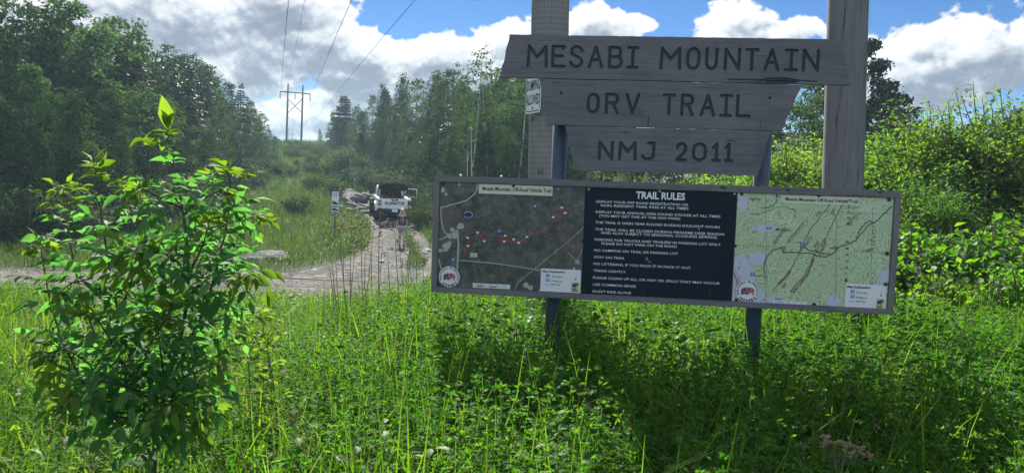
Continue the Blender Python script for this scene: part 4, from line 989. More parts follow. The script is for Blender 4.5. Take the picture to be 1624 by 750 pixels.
for s, n_, sw in ((-1, 'l', .09), (1, 'r', -.10)): SN_.update({'h' + n_: ((s * .088, 0, .78), .102), 'k' + n_: ((s * .092, -.015 + sw * .6, .56), .088)}); SE_ += [('p', 'h' + n_), ('h' + n_, 'k' + n_)]
skin_body('shorts', SN_, SE_, M['shorts'], pe)
for s, sw in ((-1, .09), (1, -.10)):
    b = MB(); b.tube([(s * .09, .055 + sw * 1.4, .05), (s * .095, .0 + sw * 1.4, .055), (s * .103, -.09 + sw * 1.4, .04), (s * .107, -.17 + sw * 1.4, .035)], [.04, .048, .046, .03], 10); b.build('shoe', M['shoe'], pe, True)

# ------------------------------------------------------------------ small signs on the slope
def post_sign(name, label, x, y_top, d, w_, plates, h_total, y_base=None):
    p = at(x, y_top, d); z0 = G1(p[0], d); e = thing(name, label, 'trail marker', (p[0], d, z0), RAD(8)); H2 = p[2] - z0
    b = MB(); b.box((0, .03, H2 / 2 - .2), (.075, .045, H2 + .3)); b.build('post', M['galv'], e, bevel=.006)
    z = H2
    for k, (hh, nm) in enumerate(plates):
        b = MB(); b.prism(rrect(-w_ / 2, z - hh + .01, w_ / 2, z, .03), 0, .004); pl = b.build(nm, M['white_sheet'], e); f2 = MB()
        if nm == 'arrow_plate':
            f2.add([(a * w_, -.002, z - hh + .01 + q * (hh - .01)) for a, q in ((-.44, .92), (.0, .92), (.44, .38), (.44, .60), (-.44, .30), (.44, .05), (.44, .22), (-.44, .50), (-.44, .08), (.30, .04))], [(0, 1, 3, 2), (0, 2, 7), (8, 9, 6, 4)])
        else:
            for q in (.86, .80): f2.box((0, -.002, z - hh + q * hh), (w_ * .7, .002, .012))
            for a in (-.26, -.03, .2): f2.box((a * w_, -.002, z - hh + .62 * hh), (w_ * .15, .002, .05))
            f2.box((0, -.002, z - hh + .40 * hh), (w_ * .6, .002, .015))
        f2.build('print', M['ink'], pl); z -= hh
    return e
post_sign('trail_marker', 'green post with white notice above two black and white arrow plates in the meadow', 532, 304, 34.5, .30, [(.42, 'notice_plate'), (.30, 'arrow_plate'), (.26, 'arrow_plate')], 1.6)
post_sign('trail_marker', 'small plain white marker on a thin post just beyond the white pickup', 636.5, 277.5, 58, .30, [(.32, 'notice_plate')], 1.2)
post_sign('trail_marker', 'tiny white marker by the dark brush high up the grassy slope', 557, 271, 72, .26, [(.26, 'notice_plate')], 1.0)

# ------------------------------------------------------------------ power line
def h_frame(label, pts, d, arm_y, arm_x, brace, base_y):
    (xa, ya), (xb, yb) = pts; A_ = at(xa, ya, d); B_ = at(xb, yb, d); c = (A_ + B_) / 2; zb = min(G1(A_[0], d), G1(B_[0], d)) - .5
    e = thing('power_pole', label, 'power pole', (c[0], d, zb)); k = lambda p: (p[0] - c[0], p[1] - d, p[2] - zb)
    for P in (A_, B_): b = MB(); a = k(P); b.tube([(a[0] - .15, 0, 0), a], [.17, .12], 10); b.build('pole', M['pole_far'], e, True)
    a0, a1 = k(at(arm_x[0], arm_y[0], d)), k(at(arm_x[1], arm_y[1], d))
    b = MB(); b.tube([(a0[0], -.22, a0[2]), (a1[0], -.22, a1[2])], .10, 6); b.build('crossarm', M['pole_far'], e)
    for f_ in (0, .5, 1):
        x, z = a0[0] + (a1[0] - a0[0]) * f_, a0[2] + (a1[2] - a0[2]) * f_; b = MB()
        b.tube([(x, -.22, z), (x, -.22, z - 1.15)], .05, 6)
        for q in range(5): b.tube([(x, -.22, z - .3 - q * .16), (x, -.22, z - .36 - q * .16)], .085, 8)
        b.build('insulator', M['wire'], e)
    if brace:
        for s0, s1 in (((xa, brace[0]), (xb - 1, brace[1])), ((xa, brace[1]), (xb - 1, brace[0]))): b = MB(); p, q = k(at(*s0, d)), k(at(*s1, d)); b.tube([(p[0], .18 if s0[1] == brace[0] else -.20, p[2]), (q[0], .18 if s0[1] == brace[0] else -.20, q[2])], .055, 6); b.build('brace', M['pole_far'], e)
    return e
h_frame('tall wooden two-pole power line frame with crossed braces standing on the ridge', ((457, 133), (480.5, 135.5)), 122, (145.5, 149.5), (445, 492.5), (158, 180), 228)
h_frame('small far power line frame showing over the ridge between two taller poles', ((458.5, 203), (463.5, 204)), 300, (211.5, 212.5), (455.5, 466.5), None, 228)
def wire(name, label, pts, r=.008, sag=0):
    q = np.array(pts, float); cf = np.polyfit(q[:, 1], q[:, 0], 2); od = np.argsort(q[:, 1])   # even curve over the points, nearer towards the viewer
    ys = np.linspace(q[0, 1], q[-1, 1], 41); inv = np.interp(ys, q[od, 1], 1 / q[od, 2]); out = [at(np.polyval(cf, y), y, 1 / i) for y, i in zip(ys, inv)]
    last = out[-1] + (out[-1] - out[-2]) * 18; out.append(last)
    b = MB(); b.tube(out, [r * (1 + .9 * max(0, (p_[1] - 25)) / 100) for p_ in out], 5); o = b.build(name, M['wire'], None); tag(o, label, 'power line', 'power line wires')
wire('power_line_wire', 'power line wire running nearly straight up from the frame on the ridge', [(446, 155, 122), (447.5, 100, 45), (459, 0, 19.5), (470, -95, 14)])
wire('power_line_wire', 'thin power line wire from the top of the taller ridge pole', [(457.5, 133, 122), (468, 75, 50), (484, 0, 21), (500, -95, 14)], .005)
wire('power_line_wire', 'power line wire slanting up from the crossarm over the white clouds', [(491.5, 158, 122), (507, 115, 45), (560, -3, 19), (605, -110, 13.5)])
wire('power_line_wire', 'power line wire slanting steeply over clouds toward the wooden sign', [(505, 185, 170), (540, 138, 60), (600, 68, 30), (662, -2, 19), (720, -70, 14)])

# ------------------------------------------------------------------ trees
def limb(nb, p0, p1, r0, r1, sides=5, bend=.08, n=5, mi=0):
    p0, p1 = np.array(p0, float), np.array(p1, float); L = np.linalg.norm(p1 - p0); o = rng.normal(size=3) * L * bend
    pts = [p0 + (p1 - p0) * f_ + o * math.sin(math.pi * f_) for f_ in np.linspace(0, 1, n)]
    nb.tube(pts, r0, r1, sides, mi); return pts
def leafy_tree(name, H, R, base, leafmat, barkmat, clumps, per, leaf, shape='oval', spread=.55, trunk_r=.13, lean=0.0, fine=False):
    """root Empty > trunk (stem and limbs), crown (leaf clumps at the limb ends)"""
    root = thing(name, 'x', 'tree'); tn = NB(); cn = NB()
    top = np.array([lean, rng.normal() * .2, H * .96]); tp = [np.array([0, 0, -.3]), np.array([lean * .2, 0, H * .25]), np.array([lean * .5 + rng.normal() * .1, rng.normal() * .1, H * .55]), top]
    tn.tube(tp, trunk_r, trunk_r * .15, 8)
    P = []; N_ = []
    for k in range(clumps):
        f_ = base + (1 - base) * ((k + rng.random()) / clumps)
        q = (f_ - base) / (1 - base)
        w_ = {'oval': math.sin(math.pi * min(1, .12 + q * .86)) ** .7, 'cone': (1 - q) ** .75 + .10, 'top': .35 + .65 * math.sin(math.pi * min(1, q * .95))}[shape]
        a = k * 2.4 + rng.random() * 1.2; rr = R * w_ * rng.uniform(.35, 1.05)
        tz = f_ * H; ax = np.array([np.interp(tz, [p[2] for p in tp], [p[0] for p in tp]), np.interp(tz, [p[2] for p in tp], [p[1] for p in tp]), 0])
        c = ax + np.array([rr * math.cos(a), rr * math.sin(a), tz + rng.uniform(-.3, .3)])
        s0 = ax + np.array([0, 0, max(tz - rr * .7 - .2, H * base * .6)])
        if k % 2 == 0: limb(tn, s0, c, trunk_r * .30 * (1.15 - f_), .012, 4, mi=1)
        sz = spread * rng.uniform(.7, 1.3) * (1.1 - .35 * q)
        n = int(per * rng.uniform(.7, 1.3) * (sz / spread) ** 1.5)
        off = rng.normal(size=(n, 3)); off = unit(off) * (rng.random((n, 1)) ** .45) * np.array([sz, sz, sz * .62])
        p = c + off; P.append(p); N_.append(unit(off) * .6 + np.array([0, 0, .55]) + rng.normal(size=(n, 3)) * .45)
    P = np.concatenate(P); N_ = unit(np.concatenate(N_)); n = len(P)
    d = rand_dirs(n); d[:, 2] -= .35; d = unit(d - N_ * (d * N_).sum(1)[:, None] * .6); L = leaf * rng.uniform(.65, 1.35, n)
    v, q = leaves4(P, d, N_, L, L * rng.uniform(.55, .8, n)); cn.add(v, q)
    link('trunk', tn.mesh(name + '_trunk', [barkmat, M['bark']], True), root); link('crown', cn.mesh(name + '_crown', leafmat), root)
    root['h'] = H; return root
def spruce_tree(name, H, R, base, leafmat, barkmat, tiers, per_tier, droop=.25, gap=0.0, leaf=.16, dens=26):
    root = thing(name, 'x', 'tree'); tn = NB(); cn = NB(); tn.tube([(0, 0, -.3), (0, 0, H * .5), (0, 0, H)], .15, .012, 8)
    P, D, N_, LL = [], [], [], []
    for k in range(tiers):
        q = (k + rng.uniform(-.3, .3)) / tiers; z = H * (base + (1 - base) * q * .985); rad = R * ((1 - q) ** .85 + .04) * rng.uniform(.8, 1.12)
        for j in range(per_tier):
            if rng.random() < gap: continue
            a = j * 2 * math.pi / per_tier + k * 1.3 + rng.normal() * .25; r_ = rad * rng.uniform(.7, 1.1); up = .35 * (q - .35)
            e = np.array([r_ * math.cos(a), r_ * math.sin(a), r_ * (up - droop * .3)]); pts = limb(tn, (0, 0, z), np.array([0, 0, z]) + e, .028 * (1.1 - q), .006, 3, .05, 4)
            n = max(6, int(dens * r_)); f_ = rng.random(n) ** .7
            side = np.array([-math.sin(a), math.cos(a), 0]); s_ = rng.choice([-1, 1], n)[:, None]
            p = np.array([0, 0, z]) + e * f_[:, None] + np.array([0, 0, -1.0]) * (droop * r_ * f_ ** 2)[:, None] * .5
            d = unit(unit(e) * .75 + side * s_ * rng.uniform(.2, 1.1, (n, 1)) + np.array([0, 0, -.3]) + rng.normal(size=(n, 3)) * .25)
            P.append(p); D.append(d); N_.append(np.tile([0, 0, 1.0], (n, 1)) + rng.normal(size=(n, 3)) * .45); LL.append(leaf * (1.4 - .5 * f_) * rng.uniform(.7, 1.5, n) * (1.2 - .4 * q))
    P, D, N_, LL = (np.concatenate(k) for k in (P, D, N_, LL)); v, q = leaves4(P, D, unit(N_), LL * 1.5, LL * .55, .1, .1); cn.add(v, q)
    link('trunk', tn.mesh(name + '_trunk', barkmat, True), root); link('crown', cn.mesh(name + '_crown', leafmat), root); root['h'] = H; return root
def shrub_plant(name, H, R, leafmat, barkmat, stems, per, leaf, cat='shrub', broad=False, base=.12, arch=.5, wr=(.4, .6)):
    root = thing(name, 'x', cat); tn = NB(); cn = NB(); P, D, N_ = [], [], []
    for k in range(stems):
        a = rng.random() * 2 * math.pi; r_ = R * rng.random() ** .6; hh = H * rng.uniform(.55, 1.0) * (1 - .30 * (r_ / R) ** 2)
        e = np.array([r_ * math.cos(a), r_ * math.sin(a), hh]); b0 = np.array([e[0] * .25, e[1] * .25, -.15])
        pts = limb(tn, b0, e, .02 + .006 * H, .004, 5, .06, 6)
        for j in range(5):
            f_ = rng.uniform(.35, .95); i = min(int(f_ * 5), 4); s0 = pts[i]; tip = s0 + unit(rng.normal(size=3) * np.array([1, 1, .55]) + np.array([0, 0, .35])) * H * rng.uniform(.10, .24)
            limb(tn, s0, tip, .008, .002, 3, .05, 3)
            n = per // 6; t_ = rng.random(n)[:, None]; P.append(s0 + (tip - s0) * t_ + rng.normal(size=(n, 3)) * leaf * .9); D.append(unit(unit(tip - s0) * .5 + rng.normal(size=(n, 3)) * .8)); N_.append(rng.normal(size=(n, 3)) * .5 + np.array([0, 0, .8]))
        n = per // 4; t_ = base + (1 - base) * rng.random(n) ** .7; pp = np.array(pts); ti = t_ * 5; i0 = np.minimum(ti.astype(int), 4); fr = (ti - i0)[:, None]
        P.append(pp[i0] * (1 - fr) + pp[i0 + 1] * fr + rng.normal(size=(n, 3)) * leaf * 1.2); D.append(unit(rng.normal(size=(n, 3)) + np.array([e[0], e[1], .3]) * .5)); N_.append(rng.normal(size=(n, 3)) * .5 + np.array([0, 0, .9]))
    P, D, N_ = np.concatenate(P), np.concatenate(D), unit(np.concatenate(N_)); keep = P[:, 2] > -.02; P, D, N_ = P[keep], D[keep], N_[keep]; n = len(P)
    L = leaf * rng.uniform(.5, 1.5, n); Wd = L * rng.uniform(*wr, n)
    if broad: v, t_, q = leaves8(P, D, N_, L, Wd, .12, .3); cn.add(v, q, t_)
    else: v, q = leaves4(P, D, N_, L, Wd); cn.add(v, q)
    link('branches', tn.mesh(name + '_branches', barkmat, True), root); link('foliage', cn.mesh(name + '_foliage', leafmat), root); root['h'] = H; return root

KIND = {
    'dec': [leafy_tree('deciduous_tree', 10, 2.3, .12, M['dec_a'], M['bark'], 85, 62, .20, 'oval', .72), leafy_tree('deciduous_tree', 10, 2.0, .10, M['dec_b'], M['bark'], 85, 60, .19, 'cone', .75),
            leafy_tree('deciduous_tree', 10, 2.7, .15, M['dec_a'], M['bark'], 95, 60, .21, 'top', .72), leafy_tree('deciduous_tree', 10, 2.2, .08, M['dec_b'], M['bark'], 90, 62, .18, 'oval', .70),
            leafy_tree('deciduous_tree', 10, 1.7, .12, M['dec_a'], M['bark'], 75, 55, .18, 'oval', .62)],
    'thin': [leafy_tree('birch_tree', 10, 1.5, .42, M['dec_a'], M['birch_bark'], 46, 30, .15, 'oval', .50, .12, .5), leafy_tree('birch_tree', 10, 1.7, .5, M['dec_a'], M['birch_bark'], 40, 30, .15, 'top', .50, .12, -.9)],
    'spruce': [spruce_tree('spruce_tree', 10, 2.0, .06, M['needle'], M['bark'], 34, 9, .3, .05), spruce_tree('spruce_tree', 10, 1.6, .08, M['needle'], M['bark'], 30, 8, .35, .1)],
    'pine': [leafy_tree('pine_tree', 10, 2.6, .25, M['needle'], M['bark'], 80, 150, .22, 'top', .62, .17), spruce_tree('pine_tree', 10, 2.9, .10, M['needle'], M['bark'], 24, 9, .10, .12, .24, 70)],
    'brush': [shrub_plant('hillside_shrub', 2.0, 1.1, M['brush'], M['bark'], 26, 60, .13), shrub_plant('hillside_shrub', 2.0, 1.5, M['brush'], M['bark'], 34, 60, .14), shrub_plant('hillside_shrub', 2.0, .9, M['dec_b'], M['bark'], 24, 66, .13)],
    'willow': [shrub_plant('willow_shrub', 4.0, 1.6, M['willow'], M['bark'], 90, 440, .072), shrub_plant('willow_shrub', 4.0, 1.35, M['willow'], M['bark'], 80, 440, .070)],
    'hazel': [shrub_plant('hazel_bush', 1.4, .95, M['hazel'], M['bark'], 34, 110, .068, broad=True, wr=(.62, .85)), shrub_plant('hazel_bush', 1.4, .8, M['hazel'], M['bark'], 30, 106, .066, broad=True, wr=(.6, .85))],
}
used = {}
def plant(kind, x, y, h, rz=None, wide=1.0, variant=None, label='', group=None, sink=.1):
    src = KIND[kind][int(rng.integers(len(KIND[kind]))) if variant is None else variant]; k = h / src['h']; sc = (k * wide, k * wide, k)
    rz = rng.random() * 6.28 if rz is None else rz; loc = (x, y, G1(x, y) - sink)
    if src.name not in used:
        used[src.name] = 1; src.location = loc; src.rotation_euler = (0, 0, rz); src.scale = sc; o = src
    else: o = dup(src, loc, rz, sc)
    tag(o, label, CATS[kind]); o['group'] = group or label
    return o
CATS = dict(dec='tree', thin='birch tree', spruce='spruce tree', pine='pine tree', brush='shrub', willow='shrub', hazel='bush')
def by_px(kind, x, d, ytop, **kw):
    p = at(x, ytop, d); return plant(kind, p[0], d, max(.6, p[2] - G1(p[0], d) + .1), **kw)
LF = dict(label='leafy tree in the dense forest on the slope behind the broad-leaved sapling', group='forest on the slope behind the sapling')
LS = dict(label='pointed dark spruce among the leafy forest behind the broad-leaved sapling', group='spruces in the forest behind the sapling')
RF = dict(label='leafy tree in the forest edge beyond and above the white pickup', group='forest edge beyond the pickup')
SF = dict(label='tree standing behind the wooden sign and the bright shrubs beside it', group='trees behind the wooden sign')
for x, d, y in ((-70, 36, 20), (-25, 38, 40), (18, 38, 15), (60, 40, 30), (108, 41, 22), (132, 43, 60), (152, 47, 66), (176, 50, 58), (198, 46, 96), (214, 52, 70), (234, 55, 80), (250, 50, 112), (286, 62, 96), (306, 64, 97), (324, 66, 112), (346, 72, 126), (364, 76, 136), (400, 86, 165), (414, 95, 185), (426, 108, 208),
                (40, 34, 130), (85, 33, 150), (122, 34, 175), (166, 38, 170), (214, 42, 165), (262, 46, 160), (308, 50, 165), (348, 58, 172), (384, 66, 182), (412, 78, 204), (436, 92, 222), (330, 54, 205), (366, 62, 215), (236, 40, 205), (284, 45, 215), (-20, 31, 150), (140, 33, 230), (190, 35, 235)):
    by_px('dec', x, d, y - (26 if x < 215 and d > 33 else 6), wide=rng.uniform(.9, 1.2), **LF)
for k in range(34):                                    # deeper in the wood
    x = rng.uniform(-150, 400); d = rng.uniform(55, 100) + x * .06; by_px('dec', x, d, np.interp(x, [-150, 110, 200, 300, 400], [20, 45, 82, 108, 180]) + rng.uniform(5, 40), wide=1.2, **LF)
for x, d, y, v in ((262, 57, 62, 1), (382, 81, 127, 0), (138, 52, 62, 0), (228, 48, 92, 0), (340, 68, 140, 1), (180, 45, 100, 1), (20, 44, 20, 0), (160, 42, 120, 1), (204, 46, 130, 0), (298, 58, 110, 1), (316, 60, 125, 0), (354, 70, 140, 1), (246, 46, 120, 1), (120, 40, 120, 0), (60, 38, 80, 1), (-40, 37, 60, 0), (404, 88, 170, 1), (222, 46, 88, 0), (276, 52, 84, 1), (301, 55, 99, 0), (331, 62, 116, 1), (367, 72, 138, 0), (393, 82, 150, 1), (196, 44, 108, 0), (150, 41, 92, 1), (92, 39, 70, 0)): by_px('spruce', x, d, y, variant=v, wide=1.1 if v == 0 else 1.0, **LS)
for x, d, y in ((508, 124, 205), (528, 112, 178), (566, 100, 168), (592, 92, 150), (614, 88, 138), (637, 80, 120), (662, 76, 124), (690, 70, 116), (704, 66, 122), (722, 62, 108), (800, 54, 112), (826, 50, 108), (852, 48, 104), (884, 46, 104), (908, 46, 112), (700, 55, 165), (742, 50, 150), (786, 47, 165), (832, 45, 165), (602, 80, 185), (642, 68, 180), (672, 60, 185), (560, 92, 200), (528, 104, 212), (620, 72, 215), (768, 44, 205), (818, 42, 215), (718, 48, 210), (585, 84, 215), (655, 62, 225), (870, 44, 170)):
    by_px('dec', x, d, y, wide=rng.uniform(.85, 1.15), **RF)
for k in range(26):
    x = rng.uniform(560, 960); d = rng.uniform(62, 100) + max(0, 700 - x) * .12; by_px('dec', x, d, np.interp(x, [560, 640, 760, 960], [175, 130, 112, 112]) + rng.uniform(4, 40), wide=1.15, **RF)
by_px('pine', 546, 114, 149, variant=1, wide=1.25, label='dark broad pine at the end of the forest beside the ridge power poles', group='pines beside the ridge poles')
for x, d, y, v in ((575, 88, 175, 0), (655, 68, 165, 1), (684, 60, 150, 0), (712, 52, 160, 1), (765, 50, 130, 0), (838, 46, 140, 1), (630, 76, 160, 1)): by_px('spruce', x, d, y, variant=v, label='pointed dark spruce in the leafy forest edge beyond the white pickup', group='spruces in the forest edge beyond the pickup')
by_px('pine', 612, 92, 140, variant=1, label='dark pine rising between leafy trees above the white pickup', group='pines above the pickup')
for x, d, y, v, lb in ((752, 45, 80, 0, 'tall white-stemmed birch with a sparse crown above the pickup forest'), (782, 44.5, 100, 1, 'white-stemmed birch leaning toward the dumping sign'), (826, 43.5, 118, 0, 'slim pale birch just beside the dumping sign'), (700, 62, 112, 0, 'slim birch of the forest edge half hidden among leafy trees')):
    by_px('thin', x, d, y, variant=v, label=lb, rz=.3 if v == 0 else .9, wide=.95)
# bare dead stems
def dead_stem(x0, y0, x1, y1, d, label):
    a, b_ = at(x0, y0, d), at(x1, y1, d); a[2] = G1(a[0], d) - .2; nb = NB(); L = b_ - a
    pts = limb(nb, (0, 0, 0), L, .05, .015, 6, .02, 7)
    for k in range(4): s0 = pts[int(rng.integers(2, 6))]; limb(nb, s0, s0 + np.array([rng.normal() * .3, rng.normal() * .3, rng.uniform(.2, .5)]), .014, .004, 4)
    o = link('dead_trunk', nb.mesh('dead_trunk', M['birch_bark'], True), None, a); tag(o, label, 'dead tree', None)
dead_stem(756, 275, 748, 198, 42, 'pale bare dead trunk standing in front of the birches')
dead_stem(745, 275, 741, 238, 41.5, 'short bare grey snag beside the pale dead trunk')
# trees behind the sign and on the sign's far side
for x, d, y in ((1010, 44, 120), (1090, 42, 130), (1170, 42, 125), (960, 44, 120), (1130, 40, 160), (1050, 40, 160), (1400, 33, 145), (1424, 36, 182), (1288, 34, 128), (1268, 32, 158), (1320, 36, 120), (1500, 40, 215), (1560, 38, 190), (1620, 40, 175), (1690, 40, 160), (1460, 44, 205), (1530, 46, 200), (1590, 44, 190), (1650, 44, 170), (1480, 30, 230), (1550, 28, 235), (1610, 28, 225), (1680, 28, 215), (1345, 30, 215), (1235, 30, 205), (1440, 28, 235), (1185, 32, 200)): by_px('dec', x, d, y, **SF)
by_px('pine', 1372, 36, 62, variant=0, label='tall dark pine partly hidden by the cracked utility pole', rz=1.0)
by_px('pine', 1424, 42, 150, variant=0, label='smaller dark pine beside the tall pine behind the cracked pole', wide=1.1)
WL = dict(label='bright green willow shrub growing behind the notice board and cracked pole', group='willow shrubs behind the notice board')
for x, d, y in ((1488, 14.5, 132), (1436, 17, 180), (1545, 14, 118), (1602, 13.5, 112), (1392, 16, 232), (1254, 18, 205), (1296, 17, 192), (1336, 18, 215), (1216, 17, 232), (1160, 17, 250), (1090, 18, 262), (1030, 18.5, 268), (1460, 12, 250), (1530, 11.5, 270), (1680, 13, 120)):
    by_px('willow', x, d, y, wide=rng.uniform(1.0, 1.25), **WL)
HZ = dict(label='low broad-leaved hazel bush behind the lower edge of the notice board', group='low hazel bushes behind the notice board')
for x, d, y in ((1450, 9.6, 335), (1495, 9.0, 345), (1540, 9.2, 335), (1595, 9.0, 340), (1650, 9, 330), (1420, 9.8, 365), (1470, 8.2, 400), (1520, 7.9, 415), (1575, 7.8, 410), (1630, 7.8, 400), (1390, 8.6, 430), (1340, 8.4, 455), (1285, 8.6, 460), (1230, 9.0, 465), (1430, 7.6, 455), (1350, 10.5, 380), (1260, 11, 390), (1160, 9.5, 462), (1080, 9.8, 462), (1000, 9.8, 458)):
    by_px('hazel', x, d, y, wide=rng.uniform(.95, 1.25), **HZ)
BR = dict(label='low bushy shrub scattered over the grassy power line slope', group='shrubs on the power line slope')
for x, d, y in ((430, 84, 236), (455, 96, 232), (486, 104, 236), (505, 92, 238), (530, 86, 236), (552, 82, 228), (575, 76, 240), (600, 70, 250), (420, 70, 248), (446, 74, 252), (472, 80, 250), (395, 62, 252), (368, 56, 256), (512, 74, 256), (540, 70, 240), (546, 66, 262), (580, 64, 258), (612, 62, 262), (655, 56, 262), (690, 52, 266),
                (320, 46, 262), (296, 42, 268), (268, 40, 272), (240, 37, 272), (210, 36, 276), (180, 34, 280), (150, 33, 282), (720, 50, 262), (745, 48, 264), (775, 46, 266), (806, 45, 266), (410, 100, 232), (468, 118, 224), (497, 118, 226), (440, 112, 226), (500, 62, 272), (530, 58, 276), (476, 45, 300), (660, 44, 300), (672, 40, 315), (680, 47, 285),
                (120, 30, 290), (80, 30, 285), (40, 29, 285), (0, 29, 290), (840, 44, 262), (870, 43, 262)):
    by_px('brush', x, d, y, wide=rng.uniform(1.0, 1.7), **BR)
for k in range(36):
    d = rng.uniform(68, 118); x = np.interp(d, [58, 118], [rng.uniform(390, 680), rng.uniform(430, 520)]); p = at(x, 300, d); a, b_ = road_d(np.array([p[0]]), np.array([d]))
    if b_[0] > .8: plant('brush', p[0], d, rng.uniform(.7, 1.9), wide=rng.uniform(1, 1.8), **BR)

# ------------------------------------------------------------------ broad-leaved sapling
def resample(pts, n):
    pts = np.array(pts, float); s = np.r_[0, np.cumsum(np.linalg.norm(np.diff(pts, axis=0), axis=1))]; q = np.linspace(0, s[-1], n)
    out = np.stack([np.interp(q, s, pts[:, k]) for k in range(3)], 1)
    for _ in range(3): out[1:-1] = (out[:-2] + 2 * out[1:-1] + out[2:]) / 4
    return out
class Sap:
    def __init__(s): s.P, s.D, s.N, s.L, s.young = [], [], [], [], []; s.stem = NB()
    def compound(s, p, d, rl, n_pairs, ll, young=False):
        """leaf of paired leaflets along a drooping stalk"""
        d = unit(np.array(d, float)); pts = [p + d * rl * f_ + np.array([0, 0, -1]) * rl * .28 * f_ ** 2 for f_ in np.linspace(0, 1, 6)]
        s.stem.tube(pts, .0016, .0007, 3, 1); up = np.array([0, 0, 1.0]); side = unit(np.cross(d, up) + 1e-6)
        for k in range(n_pairs + 1):
            f_ = .38 + .62 * k / n_pairs; i = min(int(f_ * 5), 4); q = pts[i] + (pts[i + 1] - pts[i]) * (f_ * 5 - i) if i < 5 else pts[-1]; ax = unit(pts[min(i + 1, 5)] - pts[i])
            for sg in ((-1, 1) if k < n_pairs else (0,)):
                dd = unit(ax * (.55 if sg else 1) + side * sg * .85 + rng.normal(size=3) * .16 + np.array([0, 0, -.12]))
                nn = unit(up + rng.normal(size=3) * .55 + side * sg * .25)
                s.P.append(q); s.D.append(dd); s.N.append(nn); s.L.append(ll * rng.uniform(.55, 1.3) * (1.1 if not sg else 1)); s.young.append(young)
    def shoot(s, pts, r0, r1, step=.06, rl=.17, ll=.075, start=.25, young_from=.93, nseg=14):
        pts = resample(pts, nseg); s.stem.tube(pts, r0, r1, 6, 0); L = np.linalg.norm(np.diff(pts, axis=0), axis=1).sum(); n = max(2, int(L * (1 - start) / step)); a = rng.random() * 3
        for k in range(n):
            f_ = start + (1 - start) * (k + .5) / n; i = min(int(f_ * (nseg - 1)), nseg - 2); q = pts[i] + (pts[i + 1] - pts[i]) * (f_ * (nseg - 1) - i); ax = unit(pts[i + 1] - pts[i]); a += math.pi / 2 + rng.normal() * .2
            e1 = unit(np.cross(ax, [0, 1, .1])); e2 = np.cross(ax, e1); yg = f_ > young_from
            for sg in (0, math.pi):
                if rng.random() < .08: continue
                o = e1 * math.cos(a + sg) + e2 * math.sin(a + sg); s.compound(q, unit(o + ax * (.35 + .5 * f_) + np.array([0, 0, .15])), rl * rng.uniform(.7, 1.15) * (1 - .35 * f_ * f_), 2 if rng.random() < .75 else 3, ll * (1 - .25 * f_ * f_), yg)
        ax = unit(pts[-1] - pts[-2])
        for k in range(5): s.compound(pts[-1], unit(ax + rng.normal(size=3) * .45), rl * .45, 1, ll * .75, True)
    def build(s, name, label, cat, base, leaf_l, wr=(.40, .52), mats=None):
        root = thing(name, label, cat, base); b0 = np.array(base); v, q, t_ = s.stem.arrays(); s.stem.v = [v - b0]; s.stem.q = [q]; s.stem.t = []; s.stem.tm = []; s.stem.qm = [np.concatenate(s.stem.qm)]
        link('stems', s.stem.mesh(name + '_stems', [M['stem_red'], M['stem_green']], True), root); P, D, N_, L, Y = (np.array(k) for k in (s.P, s.D, s.N, s.L, s.young))
        nb = NB(); W_ = L * rng.uniform(*wr, len(L))
        for msk, mi in ((~Y, 0), (Y, 1)):
            if msk.any(): v, t_, q = leaves8(P[msk] - b0, D[msk], N_[msk], L[msk], W_[msk], .2, .3); nb.add(v, q, t_, mi)
        link('foliage', nb.mesh(name + '_foliage', mats or [M['ash_leaf'], M['young_leaf']], True), root); return root
sp = Sap(); dS = 2.75
def pl(pts): return [at(x, y, d) for x, y, d in pts]
main = pl([(243, 745, 2.8), (247, 690, 2.78), (262, 610, 2.75), (288, 540, 2.74), (299, 480, 2.74), (300, 410, 2.75), (291, 330, 2.76), (276, 260, 2.77), (267, 222, 2.78)]); main.insert(0, np.array([main[0][0], 2.8, -.05]))
sp.shoot(main, .013, .003, .07, .18, .072, .25, .96, 26)
